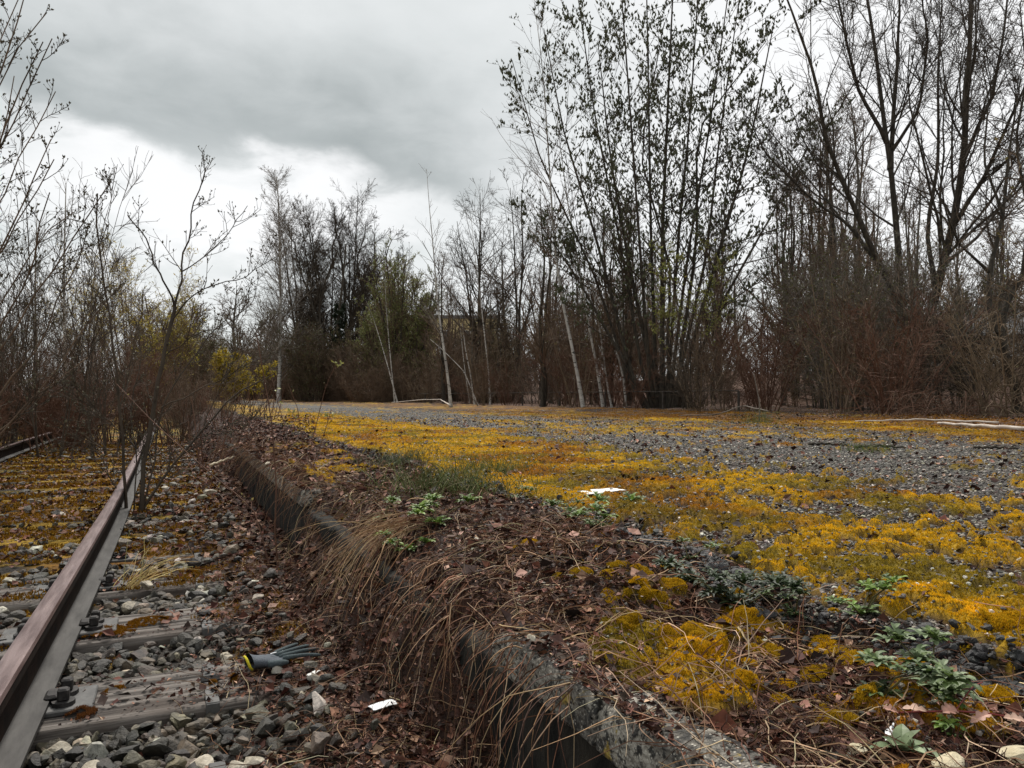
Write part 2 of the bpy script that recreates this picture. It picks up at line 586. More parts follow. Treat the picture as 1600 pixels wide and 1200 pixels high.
# ------------------------------------------------------------------ scatter helpers
def wedge(n, r0, r1, a0, a1, k=1.0):
    """random points round the camera, density falling as 1/r^(1+k); azimuth in degrees clockwise from +Y"""
    u = rng.random(n)
    if abs(1 - k) < 1e-6:
        r = r0 * (r1 / r0) ** u
    else:
        p = 1 - k
        r = (r0 ** p + u * (r1 ** p - r0 ** p)) ** (1 / p)
    a = np.radians(a0 + (a1 - a0) * rng.random(n))
    return r * np.sin(a), r * np.cos(a)


def rand_rot(n, r=None):
    r = r or rng
    q = r.normal(size=(n, 4)); q /= np.linalg.norm(q, axis=1, keepdims=True)
    w, x, y, z = q.T
    return np.stack([np.stack([1 - 2 * (y * y + z * z), 2 * (x * y - z * w), 2 * (x * z + y * w)], -1),
                     np.stack([2 * (x * y + z * w), 1 - 2 * (x * x + z * z), 2 * (y * z - x * w)], -1),
                     np.stack([2 * (x * z - y * w), 2 * (y * z + x * w), 1 - 2 * (x * x + y * y)], -1)], 1)


def ico(sub):
    import bmesh
    bm = bmesh.new()
    bmesh.ops.create_icosphere(bm, subdivisions=sub, radius=1.0)
    V = np.array([v.co[:] for v in bm.verts]); F = np.array([[v.index for v in f.verts] for f in bm.faces])
    bm.free()
    return V, F


def stone_templates(n, sub, r, cuts=9, lo=.55, hi=.95):
    V, F = ico(sub)
    out = []
    for _ in range(n):
        v = V.copy() * (1 + .10 * (r.random((len(V), 1)) - .5))
        for _ in range(cuts):
            d = nrm(r.normal(size=3)); o = r.uniform(lo, hi)
            s = np.maximum(v @ d - o, 0)
            v -= s[:, None] * d
        v *= np.array((1, r.uniform(.65, .95), r.uniform(.5, .8)))
        out.append(v)
    return out, F


def scatter(mb, templ, F, pos, size, cols, r=None, squash=None):
    """copies of small templates at pos (n,3), scaled by size (n,), coloured cols (n,3)"""
    r = r or rng
    n = len(pos)
    k = r.integers(0, len(templ), n)
    R = rand_rot(n, r)
    for j, tv in enumerate(templ):
        s = np.where(k == j)[0]
        if not len(s):
            continue
        V = np.einsum('vj,nij->nvi', tv, R[s]) * size[s][:, None, None]
        if squash is not None:
            V[..., 2] *= squash
        V = V + pos[s][:, None]
        f = (F[None] + (np.arange(len(s)) * len(tv))[:, None, None]).reshape(-1, F.shape[1])
        mb.add(V.reshape(-1, 3), f, np.repeat(cols[s], len(tv), 0))


# ------------------------------------------------------------------ the track
SLEEPER_Y = [1.53 + .655 * i for i in range(18)]
X_R, X_L = -.3015, -1.81


def rail_off(y):
    """the old rail is no longer quite straight"""
    return np.interp(y, [-3, 0, 2, 3.5, 5, 8, 13, 20], [-.10, -.058, -.026, -.001, .018, .018, .0, .0])




def build_rail(x, label):
    root = thing('rail', label, 'rail', (x, 0, 0))
    ys_ = np.r_[np.arange(-3, 12, .25), np.arange(12, 70, 2.0)]

    def ext(prof, name, m):
        prof = np.array(prof); n = len(prof)
        V = np.concatenate([np.stack([prof[:, 0], np.full(n, y), prof[:, 1]], -1) for y in ys_])
        V[:, 0] += .002 * np.sin(V[:, 1] * .9) + np.convolve(np.pad(rail_off(ys_), 3, 'edge'), np.ones(7) / 7, 'valid').repeat(n)
        i = np.arange(len(ys_) * n).reshape(len(ys_), n)
        q = np.stack([i[:-1], np.roll(i, -1, 1)[:-1], np.roll(i, -1, 1)[1:], i[1:]], -1).reshape(-1, 4)
        return mesh(name, V, [q, np.array([list(range(n))[::-1]])], m, root)
    h = .0265
    ext([(-h, .126), (-h + .006, .120), (h - .006, .120), (h, .126), (h, .150), (h - .003, .157), (-h + .003, .157), (-h, .150)], 'rail_head', M_RAILWEB)
    ext([(-h - .001, .150), (-h + .003, .1585), (-h + .012, .1615), (0, .1625), (h - .012, .1615), (h - .003, .1585), (h + .001, .150), (h - .006, .152), (-h + .006, .152)][::-1], 'running_surface', M_RAILHEAD)
    ext([(-.008, .030), (.008, .030), (.008, .1235), (-.008, .1235)], 'rail_web', M_RAILWEB)
    ext([(-.064, .012), (.064, .012), (.064, .022), (.012, .032), (-.012, .032), (-.064, .022)], 'rail_foot', M_RAILFOOT)
    return root


M_RAILHEAD = mat('brown_rail_steel', (.10, .060, .056), (.23, .165, .156), 5, 0.34, 0.0008, stretch=(12, 1, 6), spec=0.5, bscale=120, metal=0.35)
M_RAILWEB = mat('rusty_rail_web', (.008, .006, .005), (.024, .014, .010), 14, 0.9, 0.002, spec=0.1)
M_RAILFOOT = mat('grey_rail_steel', (.024, .022, .020), (.064, .060, .056), 10, 0.65, 0.0012, stretch=(3, .6, 1), spec=0.25, metal=0.15)
build_rail(X_R, 'long rusty brown steel rail nearest to the platform edge')
build_rail(X_L, 'far steel rail half hidden by the brush at the left')


def wood_mat():
    m = bpy.data.materials.new('weathered_wood'); m.use_nodes = True
    t = NT(m.node_tree)
    out = t.n('ShaderNodeOutputMaterial'); b = t.n('ShaderNodeBsdfPrincipled', i_Roughness=0.85)
    b.inputs['Specular IOR Level'].default_value = 0.25
    tc = t.n('ShaderNodeTexCoord'); mp = t.n('ShaderNodeMapping'); mp.inputs['Scale'].default_value = (2.2, 46, 46)
    t.l(tc.outputs['Object'], mp.inputs[0])
    oi = t.n('ShaderNodeObjectInfo')
    ad = t.n('ShaderNodeVectorMath', operation='ADD'); t.l(mp.outputs[0], ad.inputs[0]); t.l(oi.outputs['Location'], ad.inputs[1])
    n1 = t.n('ShaderNodeTexNoise', i_Scale=1.0, i_Detail=8.0, i_Roughness=0.65); t.l(ad.outputs[0], n1.inputs['Vector'])
    n2 = t.n('ShaderNodeTexNoise', i_Scale=3.0, i_Detail=4.0); t.l(tc.outputs['Object'], n2.inputs['Vector'])
    c = t.ramp(n1.outputs[0], [(.34, (.016, .013, .011)), (.45, (.080, .068, .060)), (.56, (.165, .146, .131)), (.75, (.29, .265, .24))])
    c = t.mix(t.m('MULTIPLY', t.smooth(n2.outputs[0], .5, .75), .6), c, (.060, .042, .032), 'MIX')
    at = t.n('ShaderNodeVertexColor', layer_name='col')
    c = t.mix(1.0, c, at.outputs[0], 'MULTIPLY')
    t.l(c, b.inputs['Base Color'])
    bp = t.n('ShaderNodeBump', i_Distance=0.008); t.l(n1.outputs[0], bp.inputs['Height']); t.l(bp.outputs[0], b.inputs['Normal'])
    t.l(b.outputs[0], out.inputs[0])
    return m


M_WOOD = wood_mat()
M_STEEL = mat('dull_steel', (.060, .059, .058), (.125, .122, .118), 22, 0.7, 0.001, spec=0.3, metal=0.15)
M_BOLT = mat('black_iron', (.012, .011, .011), (.045, .040, .038), 40, 0.7, 0.002)


def sleeper_timber(seed):
    r = np.random.default_rng(seed)
    nx, hw = 110, .150
    x = np.linspace(-2.33, .245, nx)
    ny = 48
    yy = np.linspace(-hw, hw, ny)
    X, Yv = np.meshgrid(x, yy)
    Z = np.zeros_like(X) + .006 * (fbm(X * 3, Yv * 30, 4, seed) - .5) - .004
    shade = np.ones_like(X)
    for c in np.sort(r.uniform(-.125, .125, 3 + seed % 3)):
        line = c + .030 * (fbm(X * 2.0 + c * 90, X * 0 + seed + c * 40, 4, seed + 3) - .5) + .012 * (X + 1) * r.normal()
        dd = np.abs(Yv - line)
        str_ = sst(fbm(X * 1.8, X * 0 + c * 50, 2, seed + 7), .34, .56)
        g = np.exp(-(dd / .0055) ** 2) * str_
        Z -= .016 * g; shade *= 1 - .75 * g
    rnd = np.clip((np.abs(Yv) - (hw - .008)) / .008, 0, 1)
    Z -= .012 * rnd ** 2
    endc = np.clip((X - .20) / .045, 0, 1); Z -= .02 * endc ** 2 * fbm(X * 20, Yv * 20, 2, seed + 9)
    Yj = Yv + .006 * (fbm(X * 4, Yv * 0 + seed, 3, seed + 5) - .5)
    V = [np.stack([X, Yj, Z], -1).reshape(-1, 3)]
    i = np.arange(ny * nx).reshape(ny, nx)
    F = [np.stack([i[:-1, :-1], i[:-1, 1:], i[1:, 1:], i[1:, :-1]], -1).reshape(-1, 4)]
    n0 = ny * nx
    ring = np.concatenate([i[0, :], i[1:, -1], i[-1, -2::-1], i[-2:0:-1, 0]])
    low = V[0][ring].copy(); low[:, 2] = -.16
    V.append(low)
    k = len(ring); j = np.arange(k)
    F.append(np.stack([ring[(j + 1) % k], ring[j], n0 + j, n0 + (j + 1) % k], -1))
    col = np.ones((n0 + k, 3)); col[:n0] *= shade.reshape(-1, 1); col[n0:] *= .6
    return np.concatenate(V), F, col


SLEEPERS = []


def build_sleepers():
    protos = []
    for v in range(4):
        root = thing('wooden_sleeper', 'x', 'railway sleeper', (0, 0, 0))
        V, F, c = sleeper_timber(100 + v * 13)
        mesh('timber', V, F, M_WOOD, root, c, True)
        for xr in (X_R, X_L):
            mb = MB(); mb.box((xr - .165, -.078, -.002), (xr + .165, .078, .0115), bev=.003)
            pl = mb.build('base_plate', M_STEEL, root)
            for sx in (-1, 1):
                for sy in (-1, 1):
                    b = MB()
                    cx, cyy = xr + sx * .098, sy * .036
                    b.tube([(cx, cyy, .010), (cx, cyy, .022), (cx, cyy, .0225)], [.026, .026, .018], 12)
                    b.box((cx - .013, cyy - .013, .022), (cx + .013, cyy + .013, .052), bev=.004)
                    b.build('screw', M_BOLT, pl)
                cl = MB(); cl.box((xr + sx * .072 - .018, -.030, .020), (xr + sx * .072 + .018, .030, .034), bev=.006)
                cl.build('rail_clip', M_BOLT, pl)
        # steel band round the end of the timber, with its crimped joint
        mb = MB()
        for z0, z1, y0, y1 in ((.0005, .0035, -.153, .153),):
            mb.box((.118, y0, z0 - .002), (.150, y1, z1), bev=.001)
        mb.box((.118, -.1575, -.10), (.150, -.1535, .0015), bev=.001)
        mb.box((.118, .1535, -.10), (.150, .1575, .0015), bev=.001)
        bd = mb.build('steel_band', M_STEEL, root)
        mb = MB()
        for k in range(5):
            mb.box((.110, -.004 + k * .0085, .003), (.158, .0005 + k * .0085, .0085), bev=.0015)
        mb.build('crimp', M_BOLT, bd)
        protos.append(root)
    labels = {0: 'wooden sleeper at the very bottom edge, mostly under the ballast',
              1: 'grey cracked wooden sleeper with the glove lying at its end',
              2: 'second wooden sleeper from the bottom, orange moss by the rail and a steel band',
              3: 'third wooden sleeper from the bottom, straw and white stones in front of it',
              4: 'fourth wooden sleeper from the bottom, half sunk in stones'}
    for i, y in enumerate(SLEEPER_Y):
        lab = labels.get(i, 'sunken mossy wooden sleeper further along the track')
        loc = (float(rail_off(y)) + rng.normal() * .003, y, -.052 * min(1, max(0, (i - 2) / 3.5)) + rng.normal() * .004)
        rz = rng.normal() * .012
        if i < 4:
            o = protos[(i + 1) % 4]; o.location = loc; o.rotation_euler = (0, 0, rz); o['label'] = lab; o['group'] = 'sleepers under the rails'
        else:
            o = dup(protos[i % 4], loc, rz, 1.0, lab, 'sleepers under the rails')
        SLEEPERS.append(o)


build_sleepers()


def on_sleeper(x, y, pad=0.0):
    s = np.zeros(np.shape(x), bool)
    for yy in SLEEPER_Y:
        s |= (np.abs(y - yy) < .150 + pad) & (x < .25 + pad) & (x > -2.34 - pad)
    return s


def ground_z(x, y):
    """top of whatever lies at x, y: platform, sleeper or track bed"""
    x = np.asarray(x, float); y = np.asarray(y, float)
    b = bed_z(x, y)
    b = np.where(on_sleeper(x, y), np.maximum(b, 0.0), b)
    p = np.where(x > .36, plat_z(np.maximum(x, .36), y), -9)
    k = (x > XK0) & (x < XK1 + .01) & (slump_w(y) < .5)
    p = np.where(k, np.maximum(p, ZP), p)
    return np.maximum(b, p)


# ballast
def build_ballast():
    r = np.random.default_rng(5)
    n = 38000
    x = -2.6 + 3.05 * r.random(n)
    rr = .55 * (13 / .55) ** r.random(n)
    y = rr
    # keep in cribs
    keep = ~on_sleeper(x, y, -.012) | (r.random(n) < .45 * sst(y, 3.7, 5.0)) | ((x < -.4) & (r.random(n) < .18))
    keep &= ~((np.abs(x - X_R) < .05) | (np.abs(x - X_L) < .05)) | (r.random(n) < .3)
    thin = 1 - .96 * sst(x + .05 * r.normal(size=n), .12, .33)
    thin = np.where((y < 1.9), 1 - .97 * sst(x + .05 * r.normal(size=n), .17, .36), thin)
    keep &= r.random(n) < thin
    keep &= r.random(n) < 1 - .8 * bed_moss(x, y)
    keep &= r.random(n) < 1 - .6 * sst(y, 3.6, 5.2) * (x < -.35)
    x, y = x[keep], y[keep]; n = len(x)
    size = np.clip(r.lognormal(math.log(.0195), .42, n), .008, .042)
    z = bed_z(x, y) + size * .15 + .012 * r.random(n)
    z = np.minimum(z, np.where(on_sleeper(x, y, .03) & (y < 3.3), .004 - size * .5, 9))
    cols = np.array((.80, .75, .68)) * palette(n, [(.040, .036, .029), (.060, .054, .042), (.026, .024, .021), (.092, .080, .060), (.052, .040, .030), (.135, .120, .094), (.036, .034, .027)], .5, r)
    pale = r.random(n) < .085
    cols[pale] = palette(pale.sum(), [(.34, .29, .22), (.40, .38, .33), (.30, .27, .22)], .25, r)
    pos = np.stack([x, y, z], -1)
    near = np.hypot(x, y) < 3.6
    mb = MB()
    t, F = stone_templates(20, 2, r, 12, .42, .9)
    T3, F3 = stone_templates(16, 3, r, 22, .36, .85)
    vnear = np.hypot(x, y) < 2.3
    s = vnear; scatter(mb, T3, F3, pos[s], size[s] * 1.10, cols[s], r, .8)
    s = near & ~vnear; scatter(mb, t, F, pos[s], size[s] * 1.12, cols[s], r, .8)
    t1, F1 = stone_templates(12, 1, r, 6, .55, .9)
    s = ~near
    scatter(mb, t1, F1, pos[s], size[s] * 1.25, cols[s], r, .8)
    o = mb.build('ballast_gravel', M_STONE)
    tag(o, 'grey track ballast lying between the sleepers', 'ballast', kind='stuff')


build_ballast()


# moss: very many tiny blades
def blades(x, y, z, h, wd, cols, r, lean=.55):
    n = len(x)
    a = r.random(n) * 2 * math.pi
    d = np.stack([np.cos(a), np.sin(a), np.zeros(n)], -1)
    la = r.random(n) * 2 * math.pi
    tip = np.stack([np.cos(la) * lean * r.random(n), np.sin(la) * lean * r.random(n), np.ones(n)], -1) * h[:, None]
    p = np.stack([x, y, z], -1)
    V = np.stack([p - d * wd[:, None] * .5, p + d * wd[:, None] * .5, p + tip], 1).reshape(-1, 3)
    F = np.arange(3 * n).reshape(n, 3)
    c = np.repeat(cols[:, None], 3, 1).copy()
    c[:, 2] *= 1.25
    return V, F, c.reshape(-1, 3)


def build_moss():
    r = np.random.default_rng(6)
    mb = MB()
    x, y = wedge(1500000, .75, 22, 8, 68, 1.15)
    s = x > .615
    x, y = x[s], y[s]
    m = moss_amount(x, y)
    s = r.random(len(x)) < m * 1.1 - .08
    x, y = x[s], y[s]
    d = np.hypot(x, y)
    z = plat_z(x, y)
    h = (.0026 + .0008 * d) * (.5 + r.random(len(x)))
    wd = .0016 + .0016 * d
    h = np.minimum(h, .010); wd = np.minimum(wd, .020)
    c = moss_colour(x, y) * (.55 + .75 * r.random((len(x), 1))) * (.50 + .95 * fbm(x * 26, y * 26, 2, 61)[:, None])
    V, F, c = blades(x, y, z - .001, h, wd, c, r)
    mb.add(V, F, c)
    # on the track bed and the old sleepers
    x, y = wedge(260000, 1.6, 14, -30, 12, 1.0)
    m = bed_moss(x, y)
    os_ = on_sleeper(x, y)
    sp = sst(fbm(x * 4, y * 7, 3, 99) + .14 * sst(y, 3.2, 5), .52, .60) * sst(y, 2.55, 3.2)
    m = np.where(os_, sp, m)
    s = r.random(len(x)) < m
    x, y = x[s], y[s]
    z = ground_z(x, y)
    d = np.hypot(x, y)
    h = np.minimum((.005 + .002 * d), .02) * (.5 + r.random(len(x))); wd = .002 + .0016 * d
    c = (MOSS_O * .38 + MOSS_G * .17) * (.5 + .9 * r.random((len(x), 1)))
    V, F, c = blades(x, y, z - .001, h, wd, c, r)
    mb.add(V, F, c)
    # cushions beside the rail on the two near sleepers, and on the timber ends
    for cx, cy_, rx, ry, n, kc in ((-.185, 2.10, .035, .035, 2500, MOSS_B * 1.2), (-.115, 2.225, .03, .012, 900, MOSS_O * .8), (-.17, 2.79, .085, .075, 6500, MOSS_O * .75), (-.05, 2.86, .07, .055, 3000, MOSS_O * .7),
                                   (.115, 2.165, .012, .025, 500, MOSS_O * .8), (.17, 2.18, .012, .03, 500, MOSS_O * .7), (.165, 2.85, .02, .05, 800, MOSS_O * .8), (-.47, 2.82, .06, .07, 3000, MOSS_O * .6),
                                   (.30, 4.15, .06, .05, 2500, MOSS_Y * .8), (.12, 3.55, .04, .05, 900, MOSS_O * .8)):
        a = r.random(n) * 6.283; q = np.sqrt(r.random(n))
        x = cx + rx * q * np.cos(a); y = cy_ + ry * q * np.sin(a)
        kk = (fbm(x * 55, y * 55, 2, 13) > .30 + .22 * q)
        x, y, q = x[kk], y[kk], q[kk]; n = len(x)
        z = ground_z(x, y) + .010 * (1 - q ** 2) * (.3 + 1.2 * fbm(x * 60, y * 60, 2, 3))
        c = kc * .72 * (.5 + .9 * r.random((n, 1)))
        V, F, c = blades(x, y, z - .002, .003 + .005 * r.random(n), np.full(n, .0032), c, r, .9)
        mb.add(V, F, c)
    # thick cushions on the earth beside the concrete edge
    for _ in range(90):
        if _ < 70:
            cx, cy_ = .80 + .34 * r.random() ** 1.3, .72 + .72 * r.random()
        else:
            cx, cy_ = .78 + .40 * r.random(), 1.0 + .9 * r.random()
        if _ == 0:
            cx, cy_ = 1.335, .835
        rad_ = .008 + .024 * r.random() ** 1.6 if _ else .036
        n = int(1900 * (rad_ / .02) ** 2)
        a = r.random(n) * 6.283; q = np.sqrt(r.random(n))
        x = cx + rad_ * q * np.cos(a) * 1.2; y = cy_ + rad_ * q * np.sin(a)
        q = np.minimum(q * (.8 + .5 * fbm(x * 70, y * 70, 2, 7)), 1)
        z = plat_z(x, y) + rad_ * (.75 if _ == 0 else .40) * np.sqrt(np.maximum(1 - q ** 2, 0)) + .005 * fbm(x * 150, y * 150, 2, 9)
        kc = (MOSS_Y * .68 + MOSS_G * .28) if r.random() < .6 else MOSS_Y * .9
        c = kc * (.5 + .8 * r.random((n, 1)))
        V, F, c = blades(x, y, z - .003, .0016 + .0022 * r.random(n), np.full(n, .0026), c, r, 1.1)
        mb.add(V, F, c)
    o = mb.build('moss', M_MOSS)
    tag(o, 'golden yellow moss covering the old platform', 'moss', kind='stuff')


build_moss()


def build_chippings():
    r = np.random.default_rng(8)
    x, y = wedge(150000, .8, 26, 8, 66, 1.05)
    u = x - asphalt_edge(y)
    m = moss_amount(x, y)
    p = np.where(u > -.02, (1 - m) * .9 + .16, .10)
    p = np.where(x < .70, .0, p)
    p = np.maximum(p, .7 * np.exp(-(((x - .99) / .06) ** 2 + ((y - .72) / .05) ** 2)))
    s = r.random(len(x)) < p
    x, y = x[s], y[s]
    d = np.hypot(x, y); n = len(x)
    size = (.0024 + .0012 * d) * np.exp(r.normal(size=n) * .35)
    size = np.minimum(size, .012)
    z = plat_z(x, y) + size * .25
    cols = palette(n, [(.060, .054, .047), (.092, .082, .070), (.135, .124, .108), (.040, .036, .032), (.20, .185, .16), (.075, .055, .042)], .45, r)
    pl = r.random(n) < .08
    cols[pl] = palette(pl.sum(), [(.50, .47, .42), (.40, .36, .30)], .2, r)
    t1, F1 = stone_templates(12, 1, r, 6, .55, .9)
    mb = MB()
    scatter(mb, t1, F1, np.stack([x, y, z], -1), size, cols, r, .7)
    # crumbled black asphalt along its broken edge
    n = 5200
    y = .6 + 3.4 * r.random(n) ** 1.3
    x = asphalt_edge(y) - .035 + .035 * r.normal(size=n)
    s = r.random(n) < .1 + .9 * sst(fbm(x * 2.0, y * 2.0, 3, 92), .42, .55)
    x, y = x[s], y[s]; n = len(x)
    size = .004 + .009 * r.random(n) ** 2
    z = plat_z(x, y) + .003
    t2, F2 = stone_templates(12, 2, r, 8, .5, .9)
    scatter(mb, t2, F2, np.stack([x, y, z], -1), size * 1.3, palette(n, [(.014, .014, .015), (.022, .022, .023), (.035, .034, .034)], .3, r), r, .8)
    o = mb.build('platform_gravel', M_STONE)
    tag(o, 'fine grey chippings on the platform surface', 'gravel', kind='stuff')


build_chippings()


# litter: bent scraps of dead leaf
def leaf_scraps(x, y, z, size, cols, r, tilt=.8):
    n = len(x)
    R = rand_rot(n, r)
    # keep them mostly lying down
    a = r.random(n) * 6.283
    ex = np.stack([np.cos(a), np.sin(a), r.normal(size=n) * tilt * .4], -1)
    up = nrm(np.stack([r.normal(size=n) * tilt * .6, r.normal(size=n) * tilt * .6, np.ones(n)], -1))
    ey = nrm(np.cross(up, ex)); ex = np.cross(ey, up)
    b = (r.random(n) - .3) * .9
    w = .25 + .3 * r.random(n)
    p = np.stack([x, y, z], -1)
    s = size[:, None]
    c0 = p
    V = np.stack([p - ex * s * .5, p + (ey * w[:, None] + up * b[:, None] * .4) * s, p + ex * s * .5, p + (-ey * w[:, None] + up * b[:, None] * .4) * s,
                  p + ex * s * .12 - up * .04 * s], 1)
    F = np.array([(0, 4, 1), (4, 2, 1), (0, 3, 4), (4, 3, 2)])
    F = (F[None] + (np.arange(n) * 5)[:, None, None]).reshape(-1, 3)
    return V.reshape(-1, 3), F, np.repeat(cols, 5, 0)


LIT = [(.075, .030, .018), (.045, .020, .013), (.11, .046, .027), (.030, .016, .012), (.15, .075, .048), (.085, .032, .020), (.24, .155, .115), (.060, .042, .030), (.022, .014, .011), (.36, .27, .21), (.05, .02, .014)]


def build_litter():
    r = np.random.default_rng(9)
    mb = MB()
    # platform edge strip and the slope
    x, y = wedge(140000, .75, 16, 4, 62, 1.0)
    u = x - asphalt_edge(y)
    p = np.where((x > .42) & (u < .02), .75, 0) + np.where(u > .0, .10, 0) + .30 * sst(x, 8, 10)
    p = np.where((x < .63) & (slump_w(y) < .5), (.12 + .5 * (y > 2.9)) * (x > XK0), p)
    p = p * (1 - .75 * moss_amount(np.maximum(x, .4), y))
    s = (r.random(len(x)) < p)
    x, y = x[s], y[s]
    # by the track, right of the sleepers
    x2, y2 = wedge(90000, .9, 14, -6, 36, 1.0)
    p2 = np.where((x2 < .62) & (x2 > -.2), sst(x2 + .08 * r.normal(size=len(x2)), .08, .26) * .95 + .03 + .3 * sst(y2, 3, 5), 0)
    s = r.random(len(x2)) < p2
    x = np.concatenate([x, x2[s]]); y = np.concatenate([y, y2[s]])
    x3, y3 = wedge(40000, 2, 16, -30, 10, .9)
    k3 = r.random(len(x3)) < .25 + .75 * sst(y3, 3.2, 5.5)
    x3, y3 = x3[k3], y3[k3]
    x = np.concatenate([x, x3]); y = np.concatenate([y, y3])
    n = len(x); d = np.hypot(x, y)
    size = (.0038 + .0032 * d) * np.exp(r.normal(size=n) * .5)
    size = np.clip(size, .004, .045)
    z = ground_z(x, y) + size * .30
    V, F, c = leaf_scraps(x, y, z, size, palette(n, LIT, .5, r) * np.array((.92, .74, .68)), r, 1.0)
    mb.add(V, F, c)
    o = mb.build('leaf_litter', M_LITTER)
    tag(o, 'brown dead leaf litter along the platform edge', 'leaf litter', kind='stuff')


build_litter()


def strands(p, d, L, r0, P, r, grav=.0, wob=.12, hug=True, lift=.004):
    """grass stalks: polylines that droop and then lie on whatever is under them"""
    n = len(p)
    pts = np.empty((n, P, 3)); pts[:, 0] = p
    d = nrm(d.astype(float))
    for k in range(1, P):
        d = d + r.normal(size=(n, 3)) * wob * np.array((1, 1, .6))
        d[:, 2] -= grav
        d = nrm(d)
        q = pts[:, k - 1] + d * (L / (P - 1))[:, None]
        if hug:
            g = ground_z(q[:, 0], q[:, 1]) + lift
            low = q[:, 2] < g
            gap = g - q[:, 2]
            # slide off steep faces rather than jump on top of them
            big = low & (gap > .06)
            q[low & ~big, 2] = g[low & ~big]
            q[big, 0] -= .035
            q[big, 2] = np.maximum(q[big, 2], np.minimum(ground_z(q[big, 0], q[big, 1]) + lift, q[big, 2] + .06))
            d = nrm(q - pts[:, k - 1])
        pts[:, k] = q
    rad = r0[:, None] * np.linspace(1, .35, P)[None]
    return pts, rad


STRAW = [(.30, .18, .10), (.20, .10, .055), (.42, .29, .17), (.13, .060, .036), (.26, .13, .07), (.085, .045, .030), (.52, .41, .27)]


def add_strands(mb, pts, rad, cols, S_=3):
    V, q = tubes(pts, rad, S_)
    mb.add(V, q, np.repeat(cols, pts.shape[1] * S_, 0))


